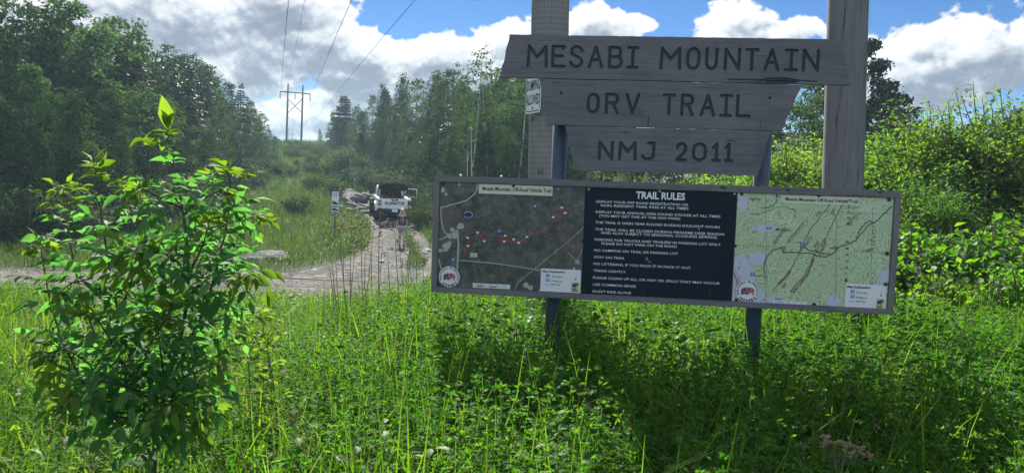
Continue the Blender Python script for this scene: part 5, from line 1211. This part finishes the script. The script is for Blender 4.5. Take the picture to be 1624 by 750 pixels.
for stem in ([(246, 700, 2.8), (215, 600, 2.7), (180, 470, 2.62), (160, 340, 2.6), (152, 275, 2.6)], [(262, 620, 2.76), (322, 500, 2.72), (352, 400, 2.7), (368, 320, 2.7), (364, 282, 2.7)],
             [(240, 720, 2.8), (175, 600, 2.9), (122, 450, 2.95), (104, 350, 3.0), (100, 305, 3.0)], [(243, 740, 2.8), (150, 640, 2.75), (95, 540, 2.7), (72, 450, 2.7), (66, 400, 2.7)],
             [(285, 545, 2.74), (240, 450, 2.95), (220, 360, 3.05), (214, 305, 3.1)], [(298, 470, 2.74), (330, 440, 2.55), (366, 432, 2.45), (392, 434, 2.4)], [(262, 610, 2.75), (310, 590, 2.55), (325, 585, 2.5), (338, 575, 2.46)],
             [(255, 640, 2.76), (200, 610, 2.5), (150, 600, 2.4), (118, 610, 2.36)], [(250, 670, 2.78), (180, 660, 2.6), (140, 640, 2.5), (112, 640, 2.46)], [(299, 430, 2.75), (260, 400, 2.5), (228, 385, 2.42), (205, 400, 2.4)],
             [(180, 470, 2.62), (140, 450, 2.45), (122, 440, 2.4), (105, 455, 2.4)], [(215, 600, 2.7), (240, 540, 2.45), (262, 510, 2.38), (270, 490, 2.36)], [(300, 400, 2.75), (338, 365, 2.9), (368, 352, 3.0), (398, 345, 3.05)],
             [(288, 540, 2.74), (335, 510, 2.95), (372, 500, 3.05), (378, 505, 3.1)], [(190, 500, 2.64), (210, 440, 2.48), (225, 410, 2.4)], [(250, 660, 2.78), (290, 640, 2.6), (305, 640, 2.5), (315, 655, 2.45)],
             [(246, 690, 2.8), (262, 650, 2.5), (275, 640, 2.4)],
             [(170, 600, 2.9), (120, 560, 2.7), (96, 550, 2.6), (80, 560, 2.55)], [(215, 610, 2.7), (185, 560, 2.5), (165, 520, 2.42), (150, 500, 2.4)], [(262, 610, 2.75), (255, 560, 2.5), (250, 520, 2.42)], [(296, 440, 2.75), (320, 395, 2.6), (330, 360, 2.55)], [(292, 340, 2.76), (320, 315, 2.68), (345, 305, 2.62)], [(290, 330, 2.76), (255, 315, 2.7), (228, 300, 2.64)]):
    P = pl(stem); sp.shoot(P, .007 if len(stem) > 3 else .005, .002, .046, .145, .067, .12, .93, 14)
base = main[0].copy(); base[2] = G1(base[0], base[1])
for k in (1, 2): # tip leaves standing up
    sp.compound(main[-1], np.array([.1 * (k - 1.5), 0, 1]), .05, 1, .085, True)
sp.build('leafy_sapling', 'tall leafy ash sapling with a pale green upright tip beside the meadow', 'sapling', base, .09)
sp = Sap()
for stem in ([(432, 600, 3.7), (420, 540, 3.7), (414, 500, 3.7)], [(398, 600, 3.6), (392, 560, 3.6), (388, 535, 3.6)], [(440, 640, 3.6), (428, 575, 3.6), (424, 548, 3.6)]):
    P = pl(stem); P.insert(0, np.array([P[0][0], P[0][1], 0.0])); sp.shoot(P, .005, .002, .07, .10, .060, .62, .2, 12)
sp.build('young_shoot', 'small bright yellow-green leafy shoot in the grass beside the ash sapling', 'sapling', np.array([at(430, 600, 3.65)[0], 3.65, 0.0]), .08, mats=[M['young_leaf'], M['young_leaf']])

# ------------------------------------------------------------------ field weeds and grass near the viewer
def weed_h(x, y): return .43 + .33 * sstep(-2.1, -.75, x) * sstep(9.5, 5.5, y) + .05 * wob(x * 1.3, y * 1.3) - .10 * sstep(7.5, 10, y) - .06 * sstep(4.2, 3.0, y)
def clover_stem():
    """upright leafy stem of unit height: trifoliate leaflets at the nodes and on side twigs"""
    P, D, N_, L = [], [], [], []; lean = rng.normal(size=2) * .13
    def node(p, d, k):
        d = unit(d)
        for a in (-.9, 0, .9):
            c, s_ = math.cos(a), math.sin(a); sd_ = unit(np.cross(d, [0, 0, 1]) + 1e-6); P.append(p + d * .02); D.append(unit(d * c + sd_ * s_ + np.array([0, 0, .25]))); N_.append(unit(np.array([0, 0, 1.0]) + d * -.4 + rng.normal(size=3) * .35)); L.append(k * rng.uniform(.8, 1.25))
    tw = []
    for k in range(17):
        z = .16 + .84 * k / 16; c = np.array([lean[0] * z * z, lean[1] * z * z, z]); a = k * 2.4 + rng.normal() * .3; o = np.array([math.cos(a), math.sin(a), .35]); sz = .042 * (1.15 - .45 * z)
        node(c + o * .03, o, sz)
        if 3 < k < 15 and k % 2:
            ln = .26 * (1.15 - z) + .05; e = c + unit(np.array([o[0], o[1], .9])) * ln; tw.append((c, e))
            for j in range(4): f_ = (j + 1) / 4; node(c + (e - c) * f_, unit(rng.normal(size=3) * np.array([1, 1, .3]) + np.array([0, 0, .35])), sz * .85)
    for j in range(4): node(np.array([lean[0], lean[1], 1.0]), rng.normal(size=3) * .6 + np.array([0, 0, .9]), .028)
    P, D, N_, L = map(np.array, (P, D, N_, L)); v, q = leaves4(P, D, N_, L, L * rng.uniform(.45, .62, len(L)), .12, .1)
    st = []
    for a_, b_ in [(np.zeros(3), np.array([lean[0], lean[1], 1.0]))] + tw:
        w_ = .0035; m_ = (a_ + b_) / 2 - (np.array([lean[0], lean[1], 0]) * .25 if a_[2] == 0 else 0); s_ = np.array([w_, w_, 0]); n0 = len(v); v = np.concatenate([v, [a_ - s_, a_ + s_, m_ + s_, m_ - s_, b_ + s_ * .4, b_ - s_ * .4]]); q = np.concatenate([q, [[n0, n0 + 1, n0 + 2, n0 + 3], [n0 + 3, n0 + 2, n0 + 4, n0 + 5]]])
    return v, q
def scatter(templates, pos, h, tilt=.12, wide=(.8, 1.2)):
    nb = NB(); n = len(pos); which = rng.integers(0, len(templates), n)
    for k, (v, q) in enumerate(templates):
        s = np.where(which == k)[0]; m_ = len(s)
        if not m_: continue
        a = rng.random(m_) * 6.283; c, sn = np.cos(a), np.sin(a); hh = h[s]; ww = hh * rng.uniform(*wide, m_); tl = rng.normal(size=(m_, 2)) * tilt
        X = (v[None, :, 0] * c[:, None] - v[None, :, 1] * sn[:, None]) * ww[:, None]; Y = (v[None, :, 0] * sn[:, None] + v[None, :, 1] * c[:, None]) * ww[:, None]; Z = v[None, :, 2] * hh[:, None]
        V = np.stack([X + Z * tl[:, :1] + pos[s, 0][:, None], Y + Z * tl[:, 1:] + pos[s, 1][:, None], Z + pos[s, 2][:, None]], -1).reshape(-1, 3)
        Q = (q[None] + (np.arange(m_) * len(v))[:, None, None]).reshape(-1, 4); nb.add(V, Q)
    return nb
def wedge(n, d0, d1, margin=2.2, pw=1.0):
    n = int(n * (1.38 if margin > 2 else 1)); d = d0 + (d1 - d0) * rng.random(n) ** pw; hw = d * .70 + margin; x = rng.uniform(-1, 1, n) * hw; return x, d
def ground_pts(x, y, clear=True):
    if clear:
        a, b_ = road_d(x, y); k = np.minimum(a, b_) > .02 * rng.random(len(x)); x, y = x[k], y[k]
    return np.column_stack([x, y, gz(x, y, False)])
temps = [clover_stem() for _ in range(14)]
x, y = wedge(15500, 1.7, 10.2); dens = .35 + .65 * sstep(-2.2, -.4, x) ; patch = .5 + .5 * wob(x * .8 + 2, y * .8); keep = rng.random(len(x)) < np.clip(dens * (.45 + .8 * patch), .12, 1) * np.where((x < -.5 - y * .1) & (y < 3.6), .45, 1); x, y = x[keep], y[keep]
pos = ground_pts(x, y); hh = weed_h(pos[:, 0], pos[:, 1]) * rng.uniform(.62, 1.12, len(pos)); nb = scatter(temps, pos, np.maximum(hh, .15))
o = link('clover_weeds', nb.mesh('clover_weeds', M['fore_weed'])); tag(o, 'dense green clover-like weeds filling the ground below the notice board', 'weeds'); o['kind'] = 'stuff'
x, y = wedge(9000, 1.6, 10.5); cx, cy = wedge(900, 1.6, 10.3); wgt = np.where(cx < -.3, 1.0, .55); sel = rng.random(len(cx)) < wgt; cx, cy = cx[sel], cy[sel]
nt = 20000; ci = rng.integers(0, len(cx), nt); x = np.r_[x, cx[ci] + rng.normal(size=nt) * .055]; y = np.r_[y, cy[ci] + rng.normal(size=nt) * .055]; k = y > 1.55; pos = ground_pts(x[k], y[k]); n = len(pos)
hh = weed_h(pos[:, 0], pos[:, 1]) * rng.uniform(.55, 1.42, n) + .06; v, q = blades(pos, hh, rng.uniform(.006, .016, n), rng.random(n) * 6.283, np.abs(rng.normal(size=n)) * .24, rng.random(n) * .75, 5); nb = NB(); nb.add(v, q)
o = link('tall_grass', nb.mesh('tall_grass', M['fore_grass'])); tag(o, 'tall bright green grass blades standing among the weeds below the sign', 'grass'); o['kind'] = 'stuff'

x, y = wedge(2200, 1.8, 9.5); pos = ground_pts(x, y); n = len(pos); v, q = blades(pos, weed_h(pos[:, 0], pos[:, 1]) * rng.uniform(.6, 1.25, n), rng.uniform(.0025, .005, n), rng.random(n) * 6.283, np.abs(rng.normal(size=n)) * .35, rng.random(n) * .5, 4); nb = NB(); nb.add(v, q)
o = link('dry_grass', nb.mesh('dry_grass', M['dry'])); tag(o, 'thin brown dead grass stems mixed through the green weeds', 'grass'); o['kind'] = 'stuff'
x, y = wedge(1500, 1.9, 9.8); pos = ground_pts(x, y); kk = rng.random(len(pos)) < np.clip(.55 + .6 * wob(pos[:, 0] * .9 + 1, pos[:, 1] * .8), .08, 1); pos = pos[kk]; n = len(pos); hs = weed_h(pos[:, 0], pos[:, 1]) * rng.uniform(.85, 1.25, n); az_ = rng.random(n) * 6.283; ln_ = np.abs(rng.normal(size=n)) * .2; cu_ = rng.random(n) * .3
v, q = blades(pos, hs, np.full(n, .0030), az_, ln_, cu_, 4); nb = NB(); nb.add(v, q); tip = v.reshape(n, -1, 3)[:, -1]
rep = np.repeat(tip, 16, 0); m_ = len(rep); dn = rng.random(m_) * .11; P = rep + rng.normal(size=(m_, 3)) * np.array([.006, .006, .004]) - np.stack([np.repeat(np.cos(az_), 16) * dn * .35, np.repeat(np.sin(az_), 16) * dn * .35, dn * .85], 1); L = rng.uniform(.010, .020, m_)
v, q = leaves4(P, unit(rng.normal(size=(m_, 3)) * .5 + np.array([0, 0, 1.0])), rand_dirs(m_), L, L * .42); nb.add(v, q, None, 1)
o = link('seed_head_grass', nb.mesh('seed_head_grass', [M['fore_grass'], plain('brownish grass seed', (.20, .135, .085), .9, var=.4)])); tag(o, 'grass stems with narrow brownish seed heads standing over the weeds', 'grass'); o['kind'] = 'stuff'
M['sprig'] = leaf_mat('sunlit sprig leaf', [(.10, .22, .03), (.14, .27, .035), (.19, .31, .05)], .55, .6, .2, (1.3, 1.6, .4), .12)  # clover stems again, with sunlight on them put into a brighter leaf colour
sprigs = []
for k in range(4):
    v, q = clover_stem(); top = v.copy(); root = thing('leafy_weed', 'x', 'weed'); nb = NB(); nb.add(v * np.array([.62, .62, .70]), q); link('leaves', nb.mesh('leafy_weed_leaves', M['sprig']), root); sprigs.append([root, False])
for k in range(64):
    if k < 44: x, y = rng.uniform(700, 980), rng.uniform(590, 745)
    elif k < 54: x, y = rng.uniform(980, 1120), rng.uniform(600, 740)
    else: x, y = rng.uniform(420, 700), rng.uniform(560, 745)
    z = rng.uniform(.55, .74); d = max(2.2, (EYE - z) * F_PX / (y - (290 + .035 * (x - 812)))); p = at(x, y, d); src = sprigs[k % 4]; sc = (z + .02) / .70; loc = (p[0], d, G1(p[0], d))
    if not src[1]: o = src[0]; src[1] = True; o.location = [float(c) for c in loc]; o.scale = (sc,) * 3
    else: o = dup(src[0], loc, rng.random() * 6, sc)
    tag(o, 'leafy weed stem coloured as sunlit rising from the dark weeds in front of the sign' if k < 54 else 'leafy weed stem coloured as sunlit rising from the sunny grass left of the shade', 'weed', 'pale weed stems in front of the sign' if k < 54 else 'pale weed stems in the sunny grass')
x, y = wedge(2600, 1.9, 9.5); pos = ground_pts(x, y); kk = rng.random(len(pos)) < np.clip(.5 + .8 * wob(pos[:, 0] * 1.1 + 3, pos[:, 1]), .03, 1); pos = pos[kk]; rep = np.repeat(pos, 7, 0); n = len(rep); a = rng.random(n) * 6.283; hz = weed_h(rep[:, 0], rep[:, 1]) * rng.uniform(.45, 1.0, n)
P = rep + np.stack([.02 * np.cos(a), .02 * np.sin(a), hz], 1); D_ = np.stack([np.cos(a), np.sin(a), rng.uniform(-.1, .7, n)], 1); L = rng.uniform(.03, .075, n); v, t_, q = leaves8(P, D_, np.tile([0, 0, 1.0], (n, 1)) + rng.normal(size=(n, 3)) * .4, L, L * rng.uniform(.4, .65, n), .15, .3); nb = NB(); nb.add(v, q, t_)
o = link('broadleaf_weeds', nb.mesh('broadleaf_weeds', M['hazel'])); tag(o, 'scattered broad-leaved weeds among the grass and clover in the foreground field', 'weeds'); o['kind'] = 'stuff'

# ------------------------------------------------------------------ meadow grass on the slopes
x, y = wedge(105000, 8.5, 22, 2.0, .8); pos = ground_pts(x, y); n = len(pos); sc = np.clip(pos[:, 1] / 16, .7, 1.5)
v, q = blades(pos, rng.uniform(.16, .46, n) * (1 - .5 * sstep(17.5, 20.3, pos[:, 1])), .011 * sc * rng.uniform(.7, 1.4, n), rng.random(n) * 6.283, np.abs(rng.normal(size=n)) * .25, rng.random(n) * .5, 3); nb = NB(); nb.add(v, q)
o = link('meadow_grass', nb.mesh('meadow_grass', M['meadow_near'])); tag(o, 'short light green meadow grass between the weeds and the gravel road', 'grass'); o['kind'] = 'stuff'
d = 23.5 * (130 / 23.5) ** (rng.random(230000) ** .85); x = rng.uniform(-1, 1, len(d)) * (d * .72); k = (x < 6 + d * .08); pos = ground_pts(x[k], d[k]); n = len(pos); dd = pos[:, 1]; sc = dd / 30
pt = .5 + .5 * wob(pos[:, 0] * .23, dd * .2)
v, q = blades(pos, rng.uniform(.18, .50, n) * (.65 + .6 * pt) * (1 + .25 * sc), .022 * sc * rng.uniform(.7, 1.5, n), rng.random(n) * 6.283, np.abs(rng.normal(size=n)) * .28, rng.random(n) * .5, 2); nb = NB(); nb.add(v, q)
o = link('slope_grass', nb.mesh('slope_grass', M['meadow'])); tag(o, 'rough grass and ground plants covering the slope round the stony trail', 'grass'); o['kind'] = 'stuff'
# small pale flowers
d = 24 + 30 * rng.random(1700) ** 1.3; x = np.interp(d, [24, 55], [-8, -17]) + rng.normal(size=len(d)) * 5; k = (x < 8) & (wob(x * .5, d * .5) > -.1); pos = ground_pts(x[k], d[k]); pos[:, 2] += rng.uniform(.28, .5, len(pos)); n = len(pos)
v, q = leaves4(pos, rand_dirs(n), np.tile([0, -.5, 1.0], (n, 1)), np.full(n, .034), np.full(n, .034)); nb = NB(); nb.add(v, q)
o = link('white_wildflowers', nb.mesh('white_wildflowers', M['white_petal'])); tag(o, 'tiny white wildflowers dotted through the meadow beside the trail', 'wildflowers'); o['kind'] = 'stuff'
x, y = wedge(900, 9, 19, .5); k = x < .5; pos = ground_pts(x[k], y[k]); pos[:, 2] += rng.uniform(.35, .5, len(pos)); n = len(pos); v, q = leaves4(pos, rand_dirs(n), np.tile([0, -.5, 1.0], (n, 1)), np.full(n, .022), np.full(n, .024)); nb = NB(); nb.add(v, q)
o = link('yellow_wildflowers', nb.mesh('yellow_wildflowers', M['petal'])); tag(o, 'tiny yellow wildflowers dotted over the light green meadow', 'wildflowers'); o['kind'] = 'stuff'

# ------------------------------------------------------------------ stones
b = MB(); rn = np.random.default_rng(4)
for k in range(3400):
    if k < 2500: y = 23 + 34 * rn.random() ** 1.3; c = np.interp(y, TRAIL[:, 0], TRAIL[:, 1]); hw = np.interp(y, TRAIL[:, 0], TRAIL[:, 2]); x = c + rn.normal() * hw * .55
    else: x = rn.uniform(-22, 3); y = rn.uniform(20.4, 24.6) + .02 * x
    r = rn.uniform(.015, .055) * (1 + 1.0 * (rn.random() > .92)); z = float(gz(np.array([x]), np.array([y]), False)[0]); a = rn.random() * 6.28; ca, sa = math.cos(a) * r, math.sin(a) * r; q = rn.uniform(.5, 1, 4)
    b.add([(x + ca * q[0], y + sa * q[0], z), (x - sa * q[1], y + ca * q[1], z), (x - ca * q[2], y - sa * q[2], z), (x + sa * q[3], y - ca * q[3], z), (x + ca * .2, y, z + r * .8)], [(0, 1, 4), (1, 2, 4), (2, 3, 4), (3, 0, 4)])
o = b.build('loose_stones', M['rock_pale']); tag(o, 'small pale loose stones strewn over the trail and gravel road', 'stones'); o['kind'] = 'stuff'
def rock(name, label, cat, x, y_px, d, r, mat, sq=(1.3, 1, .55), group=None, sub=3, seed=0, up=.25):
    p = at(x, y_px, d); bm = bmesh.new(); bmesh.ops.create_icosphere(bm, subdivisions=sub, radius=1)
    rs = np.random.default_rng(seed); pl_ = unit(rs.normal(size=(9, 3))); of = rs.uniform(.55, .95, 9)
    for v in bm.verts:
        c = np.array(v.co)
        for a, k in zip(pl_, of):
            q = c @ a
            if q > k: c = c - a * (q - k) * .9
        c = c + .04 * np.sin(np.roll(c, 1) * 7 + seed) + .035 * np.sin(np.roll(c, 2) * 17 + seed * 2) + .02 * np.sin(np.roll(c, 1) * 37 + c * 20); v.co = Vector(c * r * np.array(sq))
    me = bpy.data.meshes.new(name); bm.to_mesh(me); bm.free(); me.materials.append(mat)
    o = link(name, me, None, (p[0], d, G1(p[0], d) + r * sq[2] * up)); o.rotation_euler = (0, 0, rs.random() * 6); tag(o, label, cat, group); return o
for k, (x, y, r, d) in enumerate(((656, 396, .16, 30.5), (664, 393, .20, 31), (672, 398, .18, 30.4), (648, 398, .12, 30.2), (678, 392, .14, 31.5), (605, 418, .13, 27.5), (600, 405, .11, 29))):
    rock('stone', 'pale loose stone on the trail in front of the woman and pickup', 'stone', x, y, d, r, M['rock_pale'], (1.2, 1, .7), 'pale stones on the trail', 2, k)
for k, (x, y, d, r) in enumerate(((548, 318, 52, .75), (566, 312, 54, .9), (584, 306, 57, .8), (540, 330, 48, .5), (558, 328, 49, .7), (574, 326, 49.5, .6), (590, 322, 50, .5), (552, 340, 46.5, .45), (570, 337, 46.8, .55), (600, 312, 54, .6), (536, 318, 53, .5), (580, 340, 46, .4))):
    rock('ledge_rock', 'dark grey rock of the stepped ledge on the trail beyond the pickup', 'rock', x, y, d, r * .8, M['rock'], (1.35, 1.1, .72), 'stepped ledge rocks beyond the pickup', 3, 20 + k)
rock('rock_outcrop', 'low flat grey rock outcrop lying in the meadow behind the ash sapling', 'rock', 424, 404, 27.3, 1.2, M['rock'], (1.35, 1.1, .42), None, 5, 51, -.45)
rock('rock_outcrop', 'narrow pale rock slab beside the larger flat outcrop in the meadow', 'rock', 382, 408, 26.8, .45, M['rock'], (1.5, .8, .4), None, 4, 52, -.3)
rock('rock_outcrop', 'pinkish bare rock high on the slope beneath the forest edge', 'rock', 550, 243, 84, 1.0, rock_mat('pinkish bare rock', (.22, .17, .15), (.34, .28, .25)), (1.3, 1, .6), None, 3, 53)

# ------------------------------------------------------------------ dry stalks, flowers and single plants
def dry_stalk(px_top, px_base, d, head, label, group):
    top = at(*px_top, d); bs = at(px_base[0], px_base[1], d); bs = np.array([bs[0], d + rng.normal() * .1, G1(bs[0], d)]); nb = MB(); L = top - bs; pts = [Vector(L * f_ + np.array([math.sin(f_ * 4 + px_top[0]) * .015, 0, 0])) for f_ in np.linspace(0, 1, 7)]
    root = thing('dry_weed_stalk', label, 'dry weed', bs, 0, group); nb.tube(pts, [.0055, .005, .0045, .004, .0035, .003, .002], 5)
    hb = MB()
    for k in range(head):
        s0 = pts[6] if k % 3 else pts[5]; e = s0 + Vector((rng.normal() * .07, rng.normal() * .07, rng.uniform(.02, .11))); nb.tube([s0, (s0 + e) / 2 + Vector((0, 0, -.008)), e], .0016, 4)
        for j in range(3): hb.ico(e + Vector(rng.normal(size=3) * .010), .011, 0, .3, 1, (1.2, 1.2, .7))
    nb.build('stem', M['dry'], root)
    if head: hb.build('seed_head', M['dry_head'], root)
DG = 'dry weed stalks before the trail'
for (xt, yt, xb, d, h_) in ((541, 372, 548, 6.6, 9), (556, 352, 566, 6.9, 10), (574, 366, 572, 6.8, 8), (520, 420, 541, 6.4, 0), (528, 412, 536, 6.5, 0), (535, 405, 552, 6.7, 0), (547, 398, 545, 6.4, 0), (562, 392, 560, 7.0, 0), (580, 396, 588, 6.9, 0), (600, 336, 602, 6.8, 5), (592, 400, 592, 7.2, 0),
                            (606, 380, 600, 7.1, 0), (629, 366, 634, 6.7, 7), (617, 392, 622, 7.0, 0), (650, 388, 646, 6.6, 6), (636, 395, 652, 7.1, 0), (658, 400, 664, 6.9, 5), (645, 405, 644, 7.2, 0), (672, 420, 668, 7, 0), (512, 445, 528, 6.2, 0), (588, 378, 580, 7.3, 5)):
    dry_stalk((xt, yt), (xb, 500), d, h_, 'dry brown weed stalk with a branching seed head in front of the trail' if h_ else 'thin bare brown weed stalk standing among green weeds before the trail', DG if h_ else DG + ', bare')
def small_flower(x, y, z, label):
    d = (EYE - z) * F_PX / (y - (290 + .035 * (x - 812))); p = at(x, y, d); g0 = G1(p[0], d); root = thing('yellow_flower', label, 'flower', (p[0], d, g0)); b = MB(); b.tube([(0, 0, 0), (.01, 0, (p[2] - g0) * .5), (0, 0, p[2] - g0)], .002, 4); b.build('stem', M['stem_green'], root)
    b = MB()
    for k in range(9):
        a = k * 2.4; r_ = .010 + .004 * (k % 3); c = Vector((r_ * math.cos(a), r_ * math.sin(a), p[2] - g0 + .006 * (k % 4))); b.ico(c, .0095, 0, .2, 1, (1.3, .8, .8))
    b.build('petals', M['petal'], root)
small_flower(963, 690, .58, 'bright yellow flower low in the dark weeds under the sign')
small_flower(919, 703, .55, 'dimmer yellow flower a little lower than the bright yellow one')
small_flower(997, 686, .55, 'small yellow bud in the shaded weeds beside the bright yellow flower')
small_flower(1412, 663, .60, 'yellow flower at the shaded weed edge above another yellow flower')
small_flower(1410, 737, .52, 'yellow orange flower beside the dry brown flower cluster')
# dry flat seed cluster in the corner
p = at(1330, 712, 2.75); root = thing('dry_flower_cluster', 'flat pinkish brown dry seed cluster on pale branching stems in the weeds', 'dry weed', (p[0], 2.75, 0)); st = MB(); hd = MB(); H0 = p[2]
s0 = Vector((-.02, 0, H0 - .07)); st.tube([(.02, .02, 0), (-.05, .0, H0 * .6), s0], .003, 5)
for k in range(26):
    u = k / 25; e = Vector((-.075 + .19 * u, rng.normal() * .03, H0 + .045 - .06 * u + rng.normal() * .008)); st.tube([s0, (s0 + e) / 2 + Vector((0, 0, -.006)), e], .0013, 4)
    for j in range(4): hd.ico(e + Vector(rng.normal(size=3) * .006), .0062, 0, .25, 1)
st.build('stem', M['dry'], root); hd.build('seed_head', M['dry_head'], root)
# ferny tansy plants
M['tansy'] = leaf_mat('tansy leaf', [(.04, .09, .035), (.055, .115, .04), (.075, .14, .045)], .45, .8, .12, (1.3, 1.5, .5), .1)
def tansy(name):
    root = thing(name, 'x', 'plant'); P, D, N_, L = [], [], [], []; st = NB()
    for k in range(17):
        z = .25 + .6 * k / 16; a = k * 2.4; o = np.array([math.cos(a), math.sin(a), .55 - .3 * z]); rl = .26 * (1.1 - .5 * z); p0 = np.array([0, 0, z * .62]); d = unit(o); sd_ = unit(np.cross(d, [0, 0, 1.0])); pts = [p0 + d * rl * f_ + np.array([0, 0, -.35]) * rl * f_ * f_ for f_ in np.linspace(0, 1, 12)]; st.tube(pts[::3], .0015, .0006, 3)
        for i in range(2, 12):
            w_ = math.sin(math.pi * min(1, .15 + i / 12 * .85)) * rl * .36
            for sg in (-1, 1):
                q = unit(sd_ * sg + d * .55); P.append(pts[i]); D.append(q); L.append(w_ + .008); N_.append(np.array([0, 0, 1.0]) + rng.normal(size=3) * .15)
                for j in (.4, .7):
                    for t_ in (-1, 1): P.append(pts[i] + q * w_ * j); D.append(unit(q + d * t_ * 1.0)); L.append(w_ * .42); N_.append(np.array([0, 0, 1.0]))
        P.append(pts[-1]); D.append(d); L.append(.03); N_.append(np.array([0, 0, 1.0]))
    st.tube([(0, 0, -.05), (0, 0, .55)], .004, .002, 5); P, D, N_, L = map(np.array, (P, D, N_, L)); v, q = leaves4(P, D, N_, L, L * .34, .05, .1); nb = NB(); nb.add(v, q)
    link('stem', st.mesh(name + '_stem', M['stem_green']), root); link('leaves', nb.mesh(name + '_leaves', M['tansy']), root); return root
tp = tansy('tansy_plant'); first = True
for x, y, z in ((1190, 690, .60), (1260, 660, .62), (1235, 720, .55), (1310, 640, .64), (1365, 700, .58), (1180, 735, .52), (1290, 738, .52), (715, 735, .5), (640, 740, .48), (1440, 735, .55)):
    d = (EYE - z) * F_PX / (y - (290 + .035 * (x - 812))); p = at(x, y, d); a = rng.random() * 6
    if first: tp.location = (p[0], d, G1(p[0], d)); tp.rotation_euler = (0, 0, a); tp.scale = (1, 1, z / .62); first = False; o = tp
    else: o = dup(tp, (p[0], d, G1(p[0], d)), a, (1, 1, z / .62))
    tag(o, 'ferny tansy plant with finely divided leaves among the shaded weeds', 'plant', 'ferny tansy plants in the weeds')
for x, y, z, s_ in ((660, 490, .50, 1.1), (625, 500, .48, 1.0), (690, 492, .5, 1.1)):
    d = 6.0; p = at(x, y, d); o = dup(tp, (p[0], d, G1(p[0], d)), rng.random() * 6, (s_, s_, 1.0)); tag(o, 'bright ferny plant in the sunlit weeds just below the notice board corner', 'plant', 'sunlit ferny plants')
# remove the kinds that found no place
for k in KIND.values():
    for r_ in k:
        if r_.name not in used:
            for ch in list(r_.children): bpy.data.objects.remove(ch)
            bpy.data.objects.remove(r_)

# ------------------------------------------------------------------ air
mt, t = new_mat('thin haze'); pv = t.new('ShaderNodeVolumePrincipled'); pv.inputs['Color'].default_value = (.60, .86, 1.0, 1); pv.inputs['Density'].default_value = .00052; pv.inputs['Anisotropy'].default_value = .3
om = t.new('ShaderNodeOutputMaterial'); t.l.new(pv.outputs[0], om.inputs['Volume'])
mt.cycles.homogeneous_volume = True if hasattr(mt.cycles, 'homogeneous_volume') else None
b = MB(); b.box((0, 1450, -8), (4600, 3700, 70)); o = b.build('haze', mt); tag(o, 'thin pale blue haze in the air over the whole place', 'haze'); o['kind'] = 'stuff'
